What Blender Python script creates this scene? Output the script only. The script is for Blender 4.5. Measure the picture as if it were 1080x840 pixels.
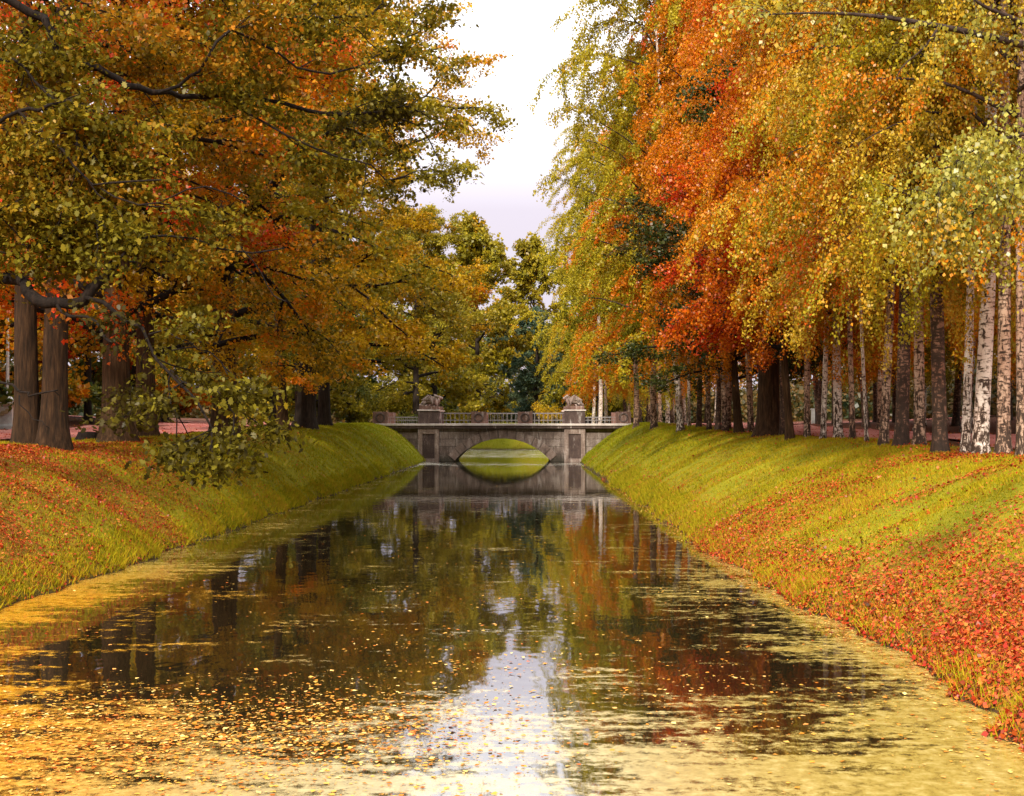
import bpy, bmesh, math, random
import numpy as np
from mathutils import Vector, Matrix

for o in list(bpy.data.objects):
    bpy.data.objects.remove(o)
scene = bpy.context.scene
COL = scene.collection

# ------------------------------------------------------------------ camera
F_PX, VPX, HZ, CAM_H = 1400.0, 557.0, 449.0, 2.64      # focal length, vanishing point and horizon in photo pixels
cam = bpy.data.cameras.new('camera')
cam.sensor_fit = 'HORIZONTAL'
cam.sensor_width = 36.0
cam.lens = 36.0 * F_PX / 1080.0
cam.shift_x = -(VPX - 540.0) / 1080.0
cam.shift_y = (HZ - 420.0) / 1080.0
cam.clip_start = 0.1
cam.clip_end = 3000
cam_ob = bpy.data.objects.new('camera', cam)
cam_ob.location = (0, 0, CAM_H)
cam_ob.rotation_euler = (math.radians(90), 0, 0)
COL.objects.link(cam_ob)
scene.camera = cam_ob

# ------------------------------------------------------------------ sky and sun
SUN_DIR = Vector((-0.22, -0.78, 0.62)).normalized()      # towards the sun: behind the camera, to the left
SUN_EL = math.asin(SUN_DIR.z)
SUN_ROT = math.atan2(SUN_DIR.x, SUN_DIR.y)
world = bpy.data.worlds.new('World')
scene.world = world
world.use_nodes = True
wn, wl = world.node_tree.nodes, world.node_tree.links
wn.clear()
w_out = wn.new('ShaderNodeOutputWorld')
w_bg = wn.new('ShaderNodeBackground')
w_bg.inputs['Strength'].default_value = 0.10
sky = wn.new('ShaderNodeTexSky')
sky.sky_type = 'NISHITA'
sky.sun_disc = False
sky.sun_elevation = SUN_EL
sky.sun_rotation = SUN_ROT
sky.air_density = 1.0
sky.dust_density = 4.0
w_tc = wn.new('ShaderNodeTexCoord')
w_sep = wn.new('ShaderNodeSeparateXYZ')
wl.new(w_tc.outputs['Generated'], w_sep.inputs[0])
w_ramp = wn.new('ShaderNodeValToRGB')                   # overcast layer, brighter towards the zenith
cr = w_ramp.color_ramp
cr.elements[0].position = 0.0
cr.elements[0].color = (0.215, 0.195, 0.22, 1)
cr.elements[1].position = 1.0
cr.elements[1].color = (1.0, 1.0, 1.0, 1)
e = cr.elements.new(0.16); e.color = (0.25, 0.225, 0.255, 1)
e = cr.elements.new(0.27); e.color = (0.50, 0.49, 0.505, 1)
e = cr.elements.new(0.45); e.color = (0.72, 0.72, 0.72, 1)
wl.new(w_sep.outputs['Z'], w_ramp.inputs[0])
w_cl = wn.new('ShaderNodeVectorMath'); w_cl.operation = 'SCALE'
w_cl.inputs['Scale'].default_value = 26.0
wl.new(w_ramp.outputs[0], w_cl.inputs[0])
w_mix = wn.new('ShaderNodeMix'); w_mix.data_type = 'RGBA'
w_mix.inputs['Factor'].default_value = 0.92
wl.new(sky.outputs[0], w_mix.inputs['A'])
wl.new(w_cl.outputs[0], w_mix.inputs['B'])
wl.new(w_mix.outputs['Result'], w_bg.inputs['Color'])
wl.new(w_bg.outputs[0], w_out.inputs[0])

sun = bpy.data.lights.new('sun', 'SUN')
sun.energy = 4.0
sun.angle = math.radians(5)
sun.color = (1.0, 0.93, 0.82)
sun_ob = bpy.data.objects.new('sun', sun)
sun_ob.rotation_euler = SUN_DIR.to_track_quat('Z', 'Y').to_euler()
sun_ob.location = (-60, -60, 60)
COL.objects.link(sun_ob)

scene.view_settings.view_transform = 'Standard'
scene.view_settings.look = 'None'
scene.view_settings.exposure = 0.55
scene.view_settings.gamma = 1.0
scene.view_settings.use_curve_mapping = False
scene.render.engine = 'CYCLES'
cy = scene.cycles
cy.max_bounces = 6
cy.diffuse_bounces = 3
cy.glossy_bounces = 3
cy.transmission_bounces = 3
cy.caustics_reflective = False
cy.caustics_refractive = False
cy.use_denoising = True

# ------------------------------------------------------------------ helpers
def P(px, py, y):
    """Point at depth y that the photograph shows at pixel (px, py)."""
    return np.array([(px - VPX) * y / F_PX, y, CAM_H - (py - HZ) * y / F_PX])

def tag(o, label=None, cat=None, group=None, kind=None):
    if label: o['label'] = label
    if cat: o['category'] = cat
    if group: o['group'] = group
    if kind: o['kind'] = kind
    return o

def empty(name, loc=(0, 0, 0), rz=0.0):
    o = bpy.data.objects.new(name, None)
    o.empty_display_size = 0.3
    o.location = loc
    o.rotation_euler = (0, 0, rz)
    COL.objects.link(o)
    return o

def link_mesh(name, me, mat, parent=None):
    o = bpy.data.objects.new(name, me)
    if mat is not None and len(me.materials) == 0:
        me.materials.append(mat)
    COL.objects.link(o)
    if parent is not None:
        o.parent = parent
    return o

def np_mesh(name, V, loops, size, smooth=False):
    """Mesh of faces that all have `size` corners; loops is a flat index array."""
    V = np.ascontiguousarray(V, dtype=np.float32)
    loops = np.ascontiguousarray(loops, dtype=np.int32).ravel()
    nf = len(loops) // size
    me = bpy.data.meshes.new(name)
    me.vertices.add(len(V)); me.vertices.foreach_set('co', V.ravel())
    me.loops.add(len(loops)); me.loops.foreach_set('vertex_index', loops)
    me.polygons.add(nf)
    me.polygons.foreach_set('loop_start', np.arange(nf, dtype=np.int32) * size)
    try:
        me.polygons.foreach_set('loop_total', np.full(nf, size, dtype=np.int32))
    except Exception:
        pass
    if smooth:
        me.polygons.foreach_set('use_smooth', np.ones(nf, dtype=bool))
    me.update(calc_edges=True)
    return me

def face_attr(me, name, arr):
    a = me.attributes.new(name, 'FLOAT', 'FACE')
    a.data.foreach_set('value', np.ascontiguousarray(arr, dtype=np.float32))

def vert_attr(me, name, arr):
    a = me.attributes.new(name, 'FLOAT', 'POINT')
    a.data.foreach_set('value', np.ascontiguousarray(arr, dtype=np.float32))

def norm(a):
    return a / np.maximum(np.linalg.norm(a, axis=-1, keepdims=True), 1e-9)

class BM:
    """Collects boxes and prisms and links them as one mesh object."""
    def __init__(self): self.bm = bmesh.new()
    def box(self, x0, x1, y0, y1, z0, z1):
        vs = [self.bm.verts.new(c) for c in ((x0,y0,z0),(x1,y0,z0),(x1,y1,z0),(x0,y1,z0),(x0,y0,z1),(x1,y0,z1),(x1,y1,z1),(x0,y1,z1))]
        for f in ((3,2,1,0),(4,5,6,7),(0,1,5,4),(1,2,6,5),(2,3,7,6),(3,0,4,7)):
            self.bm.faces.new([vs[i] for i in f])
        return self
    def prism(self, pts, y0, y1):
        """Polygon in x-z drawn out along y."""
        a = [self.bm.verts.new((x, y0, z)) for x, z in pts]
        b = [self.bm.verts.new((x, y1, z)) for x, z in pts]
        n = len(pts)
        self.bm.faces.new(a); self.bm.faces.new(b[::-1])
        for i in range(n):
            j = (i + 1) % n
            self.bm.faces.new((a[j], a[i], b[i], b[j]))
        return self
    def cyl(self, c, r, h, seg=16, r2=None, axis='Z'):
        m = Matrix.Translation(Vector(c))
        if axis == 'Y': m = m @ Matrix.Rotation(math.pi/2, 4, 'X')
        bmesh.ops.create_cone(self.bm, cap_ends=True, segments=seg, radius1=r, radius2=r if r2 is None else r2, depth=h, matrix=m)
        return self
    def ball(self, c, r, s=(1,1,1)):
        m = Matrix.Translation(Vector(c)) @ Matrix.Diagonal((*s, 1))
        bmesh.ops.create_uvsphere(self.bm, u_segments=12, v_segments=8, radius=r, matrix=m)
        return self
    def build(self, name, mat, parent=None, bevel=0.0, loc=None):
        bmesh.ops.recalc_face_normals(self.bm, faces=self.bm.faces)
        me = bpy.data.meshes.new(name)
        self.bm.to_mesh(me); self.bm.free()
        o = link_mesh(name, me, mat, parent)
        if loc: o.location = loc
        if bevel:
            m = o.modifiers.new('bevel', 'BEVEL'); m.width = bevel; m.segments = 2; m.limit_method = 'ANGLE'
        return o

# smooth value noise for layout decisions (not for pictures)
_rng_n = np.random.default_rng(77)
_lat = _rng_n.random((64, 64))
def vnoise(x, y, s):
    x = np.asarray(x, float) * s + 100.3; y = np.asarray(y, float) * s + 57.1
    xi, yi = np.floor(x).astype(int), np.floor(y).astype(int)
    fx, fy = x - xi, y - yi
    fx = fx*fx*(3-2*fx); fy = fy*fy*(3-2*fy)
    g = lambda i, j: _lat[i % 64, j % 64]
    return (g(xi,yi)*(1-fx)+g(xi+1,yi)*fx)*(1-fy) + (g(xi,yi+1)*(1-fx)+g(xi+1,yi+1)*fx)*fy
def fnoise(x, y, s):
    return 0.55*vnoise(x,y,s) + 0.3*vnoise(x,y,s*2.3) + 0.15*vnoise(x,y,s*5.1)

# ------------------------------------------------------------------ materials
def new_mat(name):
    m = bpy.data.materials.new(name); m.use_nodes = True
    m.node_tree.nodes.clear()
    return m, m.node_tree.nodes, m.node_tree.links

def ramp(n, stops):
    r = n.new('ShaderNodeValToRGB')
    el = r.color_ramp.elements
    while len(el) < len(stops): el.new(0.5)
    for e_, (p_, c_) in zip(el, stops):
        e_.position = p_; e_.color = (*c_, 1)
    return r

def math_n(n, l, op, a, b=None, c=None, clamp=False):
    m = n.new('ShaderNodeMath'); m.operation = op; m.use_clamp = clamp
    for i, v in enumerate((a, b, c)):
        if v is None: continue
        if isinstance(v, (int, float)): m.inputs[i].default_value = v
        else: l.new(v, m.inputs[i])
    return m.outputs[0]

def noise_n(n, l, scale, detail=3, rough=0.55, vec=None, obj=True):
    t = n.new('ShaderNodeTexNoise')
    t.inputs['Scale'].default_value = scale
    t.inputs['Detail'].default_value = detail
    t.inputs['Roughness'].default_value = rough
    if vec is not None: l.new(vec, t.inputs['Vector'])
    return t.outputs['Fac']

def coords(n, l, kind='Object', scale=(1,1,1)):
    tc = n.new('ShaderNodeTexCoord')
    mp = n.new('ShaderNodeMapping')
    mp.inputs['Scale'].default_value = scale
    l.new(tc.outputs[kind], mp.inputs[0])
    return mp.outputs[0]

def foliage(name, cols, transl=0.38, nscale=0.22, gloss=0.02, w=(0.55, 0.35, 0.28)):
    """Leaf material: colour wanders over the crown, from limb to limb and from leaf to leaf."""
    m, n, l = new_mat(name)
    geo = n.new('ShaderNodeNewGeometry')
    tn = noise_n(n, l, nscale, 2, 0.5, geo.outputs['Position'])
    a1 = n.new('ShaderNodeAttribute'); a1.attribute_name = 'limb'
    a2 = n.new('ShaderNodeAttribute'); a2.attribute_name = 'rnd'
    f = math_n(n, l, 'MULTIPLY_ADD', tn, w[0]*2.4, -w[0]*0.75)
    f = math_n(n, l, 'MULTIPLY_ADD', a1.outputs['Fac'], w[1], f)
    f = math_n(n, l, 'MULTIPLY_ADD', a2.outputs['Fac'], w[2], f, True)
    k = len(cols)
    r = ramp(n, [(0.08 + 0.84*i/(k-1), c) for i, c in enumerate(cols)])
    l.new(f, r.inputs[0])
    hs = n.new('ShaderNodeHueSaturation')
    v = math_n(n, l, 'MULTIPLY_ADD', a2.outputs['Fac'], 0.7, 0.65)
    l.new(v, hs.inputs['Value']); l.new(r.outputs[0], hs.inputs['Color'])
    d = n.new('ShaderNodeBsdfDiffuse'); t = n.new('ShaderNodeBsdfTranslucent'); g = n.new('ShaderNodeBsdfGlossy')
    g.inputs['Roughness'].default_value = 0.38
    l.new(hs.outputs[0], d.inputs[0]); l.new(hs.outputs[0], t.inputs[0])
    mx = n.new('ShaderNodeMixShader'); mx.inputs[0].default_value = transl
    l.new(d.outputs[0], mx.inputs[1]); l.new(t.outputs[0], mx.inputs[2])
    m2 = n.new('ShaderNodeMixShader'); m2.inputs[0].default_value = gloss
    l.new(mx.outputs[0], m2.inputs[1]); l.new(g.outputs[0], m2.inputs[2])
    o = n.new('ShaderNodeOutputMaterial'); l.new(m2.outputs[0], o.inputs[0])
    return m

def principled(n, l, color=None, rough=0.8, spec=0.3):
    b = n.new('ShaderNodeBsdfPrincipled')
    b.inputs['Roughness'].default_value = rough
    b.inputs['Specular IOR Level'].default_value = spec
    if color is not None:
        if isinstance(color, tuple): b.inputs['Base Color'].default_value = (*color, 1)
        else: l.new(color, b.inputs['Base Color'])
    o = n.new('ShaderNodeOutputMaterial'); l.new(b.outputs[0], o.inputs[0])
    return b

def bump(n, l, b, h, strength=0.5, dist=0.02):
    bp = n.new('ShaderNodeBump'); bp.inputs['Strength'].default_value = strength; bp.inputs['Distance'].default_value = dist
    l.new(h, bp.inputs['Height']); l.new(bp.outputs[0], b.inputs['Normal'])

def bark_mat(name, c0, c1, c2):
    m, n, l = new_mat(name)
    v = coords(n, l, 'Object', (9, 9, 1.1))
    t = noise_n(n, l, 1.6, 5, 0.65, v)
    r = ramp(n, [(0.3, c0), (0.52, c1), (0.75, c2)])
    l.new(t, r.inputs[0])
    b = principled(n, l, r.outputs[0], 0.9, 0.15)
    bump(n, l, b, t, 0.9, 0.05)
    return m

def birch_mat(name, white, grey, dark_amount):
    """White paper bark with dark cross bands, breaking up into rough dark bark towards the foot."""
    m, n, l = new_mat(name)
    tc = n.new('ShaderNodeTexCoord'); oi = n.new('ShaderNodeObjectInfo')
    ad = n.new('ShaderNodeVectorMath'); ad.operation = 'ADD'
    rr = n.new('ShaderNodeVectorMath'); rr.operation = 'SCALE'; rr.inputs[0].default_value = (17, 11, 31)
    l.new(oi.outputs['Random'], rr.inputs['Scale'])
    l.new(tc.outputs['Object'], ad.inputs[0]); l.new(rr.outputs[0], ad.inputs[1])
    mp = n.new('ShaderNodeMapping'); mp.inputs['Scale'].default_value = (2.6, 2.6, 13.0)
    l.new(ad.outputs[0], mp.inputs[0])
    bands = noise_n(n, l, 1.5, 4, 0.62, mp.outputs[0])
    mp2 = n.new('ShaderNodeMapping'); mp2.inputs['Scale'].default_value = (6.5, 6.5, 4.2)
    l.new(ad.outputs[0], mp2.inputs[0])
    patch = noise_n(n, l, 1.4, 4, 0.65, mp2.outputs[0])
    sx = n.new('ShaderNodeSeparateXYZ'); l.new(tc.outputs['Object'], sx.inputs[0])
    low = math_n(n, l, 'MULTIPLY_ADD', sx.outputs['Z'], -0.085, 0.13)          # rough bark climbs from the foot
    low = math_n(n, l, 'MAXIMUM', low, -0.02)
    s = math_n(n, l, 'ADD', math_n(n, l, 'MAXIMUM', bands, math_n(n, l, 'ADD', patch, low)), dark_amount)
    r1 = ramp(n, [(0.52, white), (0.575, grey), (0.62, (0.060, 0.036, 0.022)), (0.85, (0.028, 0.017, 0.011))])
    l.new(s, r1.inputs[0])
    tint = noise_n(n, l, 1.1, 2, 0.5, ad.outputs[0])
    mxc = n.new('ShaderNodeMix'); mxc.data_type = 'RGBA'; mxc.blend_type = 'MULTIPLY'
    mxc.inputs['Factor'].default_value = 0.75
    r2 = ramp(n, [(0.3, (1, 1, 1)), (0.7, (0.62, 0.42, 0.34))])
    l.new(tint, r2.inputs[0])
    l.new(r1.outputs[0], mxc.inputs['A']); l.new(r2.outputs[0], mxc.inputs['B'])
    b = principled(n, l, mxc.outputs['Result'], 0.75, 0.25)
    bump(n, l, b, s, 0.6, 0.03)
    return m

M = {}
M['oak_bark'] = bark_mat('oak_bark', (0.018, 0.010, 0.005), (0.055, 0.028, 0.012), (0.115, 0.06, 0.026))
M['brown_bark'] = bark_mat('brown_bark', (0.010, 0.006, 0.003), (0.036, 0.018, 0.008), (0.085, 0.042, 0.018))
M['dark_bark'] = bark_mat('dark_bark', (0.012, 0.009, 0.008), (0.032, 0.022, 0.016), (0.06, 0.042, 0.03))
M['limb_bark'] = bark_mat('limb_bark', (0.006, 0.004, 0.003), (0.014, 0.009, 0.006), (0.032, 0.018, 0.011))
M['birch_white'] = birch_mat('birch_white', (0.78, 0.71, 0.62), (0.42, 0.34, 0.27), 0.0)
M['birch_mid'] = birch_mat('birch_mid', (0.54, 0.38, 0.27), (0.27, 0.17, 0.11), 0.025)
M['birch_dark'] = birch_mat('birch_dark', (0.30, 0.17, 0.11), (0.12, 0.065, 0.04), 0.07)
M['twig_bark'] = bark_mat('twig_bark', (0.02, 0.012, 0.01), (0.045, 0.028, 0.02), (0.08, 0.05, 0.035))

GRN_D, GRN, OLV = (0.025, 0.040, 0.008), (0.070, 0.095, 0.012), (0.150, 0.130, 0.012)
YEL, GLD, ORG = (0.58, 0.37, 0.010), (0.50, 0.25, 0.007), (0.62, 0.165, 0.004)
DOR, RED, BRN = (0.52, 0.085, 0.004), (0.56, 0.028, 0.006), (0.16, 0.055, 0.010)
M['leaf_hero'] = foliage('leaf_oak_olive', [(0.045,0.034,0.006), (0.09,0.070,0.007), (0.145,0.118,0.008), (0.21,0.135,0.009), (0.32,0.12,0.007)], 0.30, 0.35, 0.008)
M['leaf_red'] = foliage('leaf_maple_red', [ORG, DOR, RED, DOR, ORG, RED], 0.45, 0.30)
M['leaf_mixed'] = foliage('leaf_maple_mixed', [OLV, (0.30,0.21,0.010), GLD, ORG, DOR, RED], 0.4, 0.30)
M['leaf_orange'] = foliage('leaf_maple_orange', [OLV, GLD, ORG, GLD, DOR, RED], 0.4, 0.22)
M['leaf_gold'] = foliage('leaf_maple_gold', [OLV, (0.34,0.24,0.012), GLD, YEL, GLD, ORG], 0.4, 0.25)
M['leaf_olive'] = foliage('leaf_linden_olive', [GRN, OLV, (0.25,0.21,0.012), (0.36,0.26,0.012), OLV, GLD], 0.36, 0.22)
M['leaf_green'] = foliage('leaf_linden_green', [GRN_D, GRN, OLV, GRN, (0.24,0.17,0.015)], 0.33, 0.25)
M['leaf_dark'] = foliage('leaf_linden_dark', [GRN_D, (0.035,0.045,0.009), (0.07,0.07,0.01), GRN_D, BRN], 0.25, 0.25)
M['leaf_birch'] = foliage('leaf_birch_gold', [(0.16,0.12,0.012), (0.34,0.25,0.015), (0.54,0.34,0.015), (0.60,0.42,0.035), GLD, ORG], 0.38, 0.30, 0.025)
M['leaf_birch_o'] = foliage('leaf_birch_orange', [(0.36,0.22,0.010), (0.54,0.27,0.008), ORG, (0.58,0.25,0.007), ORG, DOR], 0.42, 0.26, 0.02)
M['leaf_birch_y'] = foliage('leaf_birch_olive', [(0.16,0.15,0.010), (0.28,0.25,0.013), (0.46,0.35,0.016), (0.34,0.28,0.014), GLD], 0.4, 0.25, 0.015)
M['leaf_rust'] = foliage('leaf_maple_rust', [(0.10,0.095,0.008), (0.22,0.155,0.008), (0.34,0.18,0.007), (0.40,0.14,0.006), RED, (0.24,0.16,0.008)], 0.36, 0.28)
M['leaf_birch_g'] = foliage('leaf_birch_green', [OLV, (0.22,0.21,0.025), (0.36,0.32,0.04), (0.30,0.24,0.02), GLD], 0.35, 0.5, 0.035)
M['leaf_birch_r'] = foliage('leaf_birch_flame', [GLD, ORG, (0.62,0.23,0.005), ORG, DOR, ORG], 0.42, 0.26, 0.02)
M['leaf_haze_teal'] = foliage('leaf_haze_green', [(0.03,0.065,0.045), (0.055,0.10,0.065), (0.08,0.125,0.075), (0.11,0.13,0.05)], 0.3, 0.2)  # blue-green leaf colour stands in for haze over the far trees
M['leaf_haze_sage'] = foliage('leaf_haze_grey', [(0.05,0.09,0.05), (0.09,0.13,0.07), (0.14,0.17,0.07), (0.07,0.11,0.05)], 0.3, 0.2)  # greyed green, distance haze painted into the leaf colour
M['leaf_woods'] = foliage('leaf_woods', [(0.012,0.022,0.008), (0.03,0.04,0.01), (0.06,0.045,0.01), (0.12,0.06,0.012), (0.03,0.04,0.01)], 0.25, 0.12)
M['leaf_yellow'] = foliage('leaf_shrub_yellow', [(0.28,0.24,0.02), YEL, YEL, GLD], 0.4, 0.5)
M['litter'] = foliage('fallen_leaf', [(0.08,0.03,0.008), (0.44,0.030,0.008), (0.20,0.05,0.010), (0.42,0.016,0.007), (0.40,0.16,0.02), (0.40,0.04,0.008), (0.22,0.07,0.012)], 0.1, 0.35, 0.02, (0.35, 0.0, 0.75))
M['float_leaf'] = foliage('floating_leaf', [(0.36,0.07,0.010), (0.50,0.20,0.02), (0.56,0.33,0.07), (0.52,0.24,0.035), (0.42,0.09,0.012), (0.60,0.42,0.13)], 0.05, 0.5, 0.015, (0.2, 0.0, 0.85))

def ground_mat():
    m, n, l = new_mat('bank_ground')
    tc = n.new('ShaderNodeTexCoord')
    at = n.new('ShaderNodeAttribute'); at.attribute_name = 'litter'
    pt = n.new('ShaderNodeAttribute'); pt.attribute_name = 'wood_floor'
    a = noise_n(n, l, 0.9, 4, 0.6, tc.outputs['Object'])
    fine = noise_n(n, l, 16, 4, 0.7, tc.outputs['Object'])
    g = ramp(n, [(0.30, (0.11, 0.12, 0.008)), (0.5, (0.24, 0.22, 0.010)), (0.7, (0.36, 0.29, 0.02))])
    l.new(math_n(n, l, 'MULTIPLY_ADD', fine, 0.6, math_n(n, l, 'MULTIPLY', a, 0.4)), g.inputs[0])
    lt = ramp(n, [(0.30, (0.05, 0.022, 0.010)), (0.5, (0.20, 0.05, 0.012)), (0.68, (0.34, 0.10, 0.02))])
    l.new(fine, lt.inputs[0])
    f = math_n(n, l, 'ADD', at.outputs['Fac'], math_n(n, l, 'MULTIPLY_ADD', fine, 1.4, -0.7), None, True)
    mx = n.new('ShaderNodeMix'); mx.data_type = 'RGBA'
    l.new(f, mx.inputs['Factor']); l.new(greener(n, l, g.outputs[0], (0.14, 0.155, 0.010)), mx.inputs['A']); l.new(lt.outputs[0], mx.inputs['B'])
    fl = ramp(n, [(0.35, (0.035, 0.016, 0.010)), (0.6, (0.12, 0.04, 0.018)), (0.75, (0.20, 0.08, 0.03))])
    l.new(fine, fl.inputs[0])
    m3 = n.new('ShaderNodeMix'); m3.data_type = 'RGBA'
    l.new(pt.outputs['Fac'], m3.inputs['Factor']); l.new(mx.outputs['Result'], m3.inputs['A']); l.new(fl.outputs[0], m3.inputs['B'])
    b = principled(n, l, m3.outputs['Result'], 0.95, 0.1)
    sz = n.new('ShaderNodeSeparateXYZ'); l.new(tc.outputs['Object'], sz.inputs[0])
    mud = n.new('ShaderNodeMapRange'); mud.inputs[1].default_value = 0.26; mud.inputs[2].default_value = 0.02; mud.inputs[4].default_value = 0.9
    l.new(math_n(n, l, 'MULTIPLY_ADD', a, -0.25, math_n(n, l, 'ADD', sz.outputs['Z'], 0.12)), mud.inputs[0])
    m4 = n.new('ShaderNodeMix'); m4.data_type = 'RGBA'; m4.inputs['B'].default_value = (0.045, 0.028, 0.014, 1)
    l.new(mud.outputs[0], m4.inputs['Factor']); l.new(m3.outputs['Result'], m4.inputs['A']); l.new(m4.outputs['Result'], b.inputs['Base Color'])
    bump(n, l, b, fine, 0.8, 0.05)
    return m

def greener(n, l, col, green):
    """The turf is fresher and freer of dead leaves towards the bridge."""
    tc = n.new('ShaderNodeTexCoord'); sp = n.new('ShaderNodeSeparateXYZ'); l.new(tc.outputs['Object'], sp.inputs[0])
    mr = n.new('ShaderNodeMapRange'); mr.inputs[1].default_value = 25; mr.inputs[2].default_value = 85; mr.inputs[4].default_value = 0.72
    l.new(sp.outputs['Y'], mr.inputs[0])
    mx = n.new('ShaderNodeMix'); mx.data_type = 'RGBA'; mx.inputs['B'].default_value = (*green, 1)
    l.new(mr.outputs[0], mx.inputs['Factor']); l.new(col, mx.inputs['A'])
    return mx.outputs['Result']

def grass_mat():
    m, n, l = new_mat('grass_blade')
    tc = n.new('ShaderNodeTexCoord')
    a2 = n.new('ShaderNodeAttribute'); a2.attribute_name = 'rnd'
    a = noise_n(n, l, 0.55, 3, 0.6, tc.outputs['Object'])
    f = math_n(n, l, 'ADD', math_n(n, l, 'MULTIPLY', a, 0.75), math_n(n, l, 'MULTIPLY_ADD', a2.outputs['Fac'], 0.5, -0.12))
    r = ramp(n, [(0.22, (0.17, 0.17, 0.008)), (0.40, (0.34, 0.29, 0.010)), (0.58, (0.46, 0.35, 0.014)), (0.72, (0.48, 0.26, 0.025)), (0.9, (0.40, 0.16, 0.02))])
    l.new(f, r.inputs[0])
    gc = greener(n, l, r.outputs[0], (0.21, 0.235, 0.012))
    d = n.new('ShaderNodeBsdfDiffuse'); t = n.new('ShaderNodeBsdfTranslucent')
    l.new(gc, d.inputs[0]); l.new(gc, t.inputs[0])
    mx = n.new('ShaderNodeMixShader'); mx.inputs[0].default_value = 0.35
    l.new(d.outputs[0], mx.inputs[1]); l.new(t.outputs[0], mx.inputs[2])
    o = n.new('ShaderNodeOutputMaterial'); l.new(mx.outputs[0], o.inputs[0])
    return m
M['ground'] = ground_mat()
M['grass'] = grass_mat()

def path_mat():
    m, n, l = new_mat('pink_gravel')
    tc = n.new('ShaderNodeTexCoord')
    a = noise_n(n, l, 0.5, 4, 0.6, tc.outputs['Object']); b_ = noise_n(n, l, 30, 2, 0.6, tc.outputs['Object'])
    r = ramp(n, [(0.35, (0.30, 0.07, 0.06)), (0.5, (0.42, 0.15, 0.12)), (0.68, (0.52, 0.25, 0.20))])
    l.new(math_n(n, l, 'MULTIPLY_ADD', b_, 0.3, math_n(n, l, 'MULTIPLY', a, 0.7)), r.inputs[0])
    principled(n, l, r.outputs[0], 0.95, 0.1)
    return m
M['path'] = path_mat()

def water_mat():
    """Dark still water, broken by a floating film of duckweed, dust and leaf scraps."""
    m, n, l = new_mat('canal_water')
    tc = n.new('ShaderNodeTexCoord')
    at = n.new('ShaderNodeAttribute'); at.attribute_name = 'film'
    hue = n.new('ShaderNodeAttribute'); hue.attribute_name = 'golden'
    big = noise_n(n, l, 0.55, 5, 0.62, tc.outputs['Object'])
    fine = noise_n(n, l, 7.0, 5, 0.75, tc.outputs['Object'])
    mask = math_n(n, l, 'ADD', math_n(n, l, 'MULTIPLY_ADD', big, 1.8, -0.9), math_n(n, l, 'MULTIPLY_ADD', fine, 1.9, -0.95))
    st = noise_n(n, l, 1.0, 4, 0.65, coords(n, l, 'Object', (0.8, 3.2, 1)))
    mask = math_n(n, l, 'ADD', mask, math_n(n, l, 'MULTIPLY_ADD', st, 1.9, -0.95))
    mask = math_n(n, l, 'ADD', mask, at.outputs['Fac'])
    mr = n.new('ShaderNodeMapRange'); mr.inputs[1].default_value = 0.40; mr.inputs[2].default_value = 0.78; mr.inputs[4].default_value = 0.88
    l.new(mask, mr.inputs[0])
    # film colour
    c1 = ramp(n, [(0.3, (0.17, 0.11, 0.018)), (0.5, (0.33, 0.23, 0.045)), (0.7, (0.50, 0.39, 0.14))])
    c2 = ramp(n, [(0.3, (0.32, 0.10, 0.006)), (0.5, (0.54, 0.23, 0.010)), (0.7, (0.66, 0.38, 0.045))])
    l.new(fine, c1.inputs[0]); l.new(fine, c2.inputs[0])
    mc = n.new('ShaderNodeMix'); mc.data_type = 'RGBA'
    l.new(hue.outputs['Fac'], mc.inputs['Factor']); l.new(c1.outputs[0], mc.inputs['A']); l.new(c2.outputs[0], mc.inputs['B'])
    film = n.new('ShaderNodeBsdfPrincipled')
    film.inputs['Roughness'].default_value = 0.22
    film.inputs['IOR'].default_value = 1.8
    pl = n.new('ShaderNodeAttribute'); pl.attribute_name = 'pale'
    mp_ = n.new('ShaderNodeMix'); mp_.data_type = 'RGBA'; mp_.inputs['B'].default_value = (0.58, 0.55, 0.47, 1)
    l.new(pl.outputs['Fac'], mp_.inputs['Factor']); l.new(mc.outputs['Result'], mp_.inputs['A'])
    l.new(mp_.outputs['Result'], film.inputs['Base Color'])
    wd = n.new('ShaderNodeBsdfDiffuse'); wd.inputs['Color'].default_value = (0.022, 0.015, 0.006, 1)
    wg = n.new('ShaderNodeBsdfGlossy'); wg.inputs['Roughness'].default_value = 0.03
    wat = n.new('ShaderNodeMixShader')
    lw = n.new('ShaderNodeLayerWeight'); lw.inputs['Blend'].default_value = 0.5
    l.new(math_n(n, l, 'MULTIPLY', math_n(n, l, 'POWER', lw.outputs['Facing'], 1.5), 0.94), wat.inputs[0])
    l.new(wd.outputs[0], wat.inputs[1]); l.new(wg.outputs[0], wat.inputs[2])
    mp = coords(n, l, 'Object', (1.0, 0.55, 1))
    rip = noise_n(n, l, 2.2, 2, 0.5, mp)
    bp = n.new('ShaderNodeBump'); bp.inputs['Strength'].default_value = 0.10; bp.inputs['Distance'].default_value = 0.03
    l.new(rip, bp.inputs['Height']); l.new(bp.outputs[0], wg.inputs['Normal'])
    ms = n.new('ShaderNodeMixShader')
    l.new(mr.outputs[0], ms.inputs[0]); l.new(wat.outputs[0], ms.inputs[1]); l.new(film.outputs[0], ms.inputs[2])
    o = n.new('ShaderNodeOutputMaterial'); l.new(ms.outputs[0], o.inputs[0])
    return m
M['water'] = water_mat()

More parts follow.
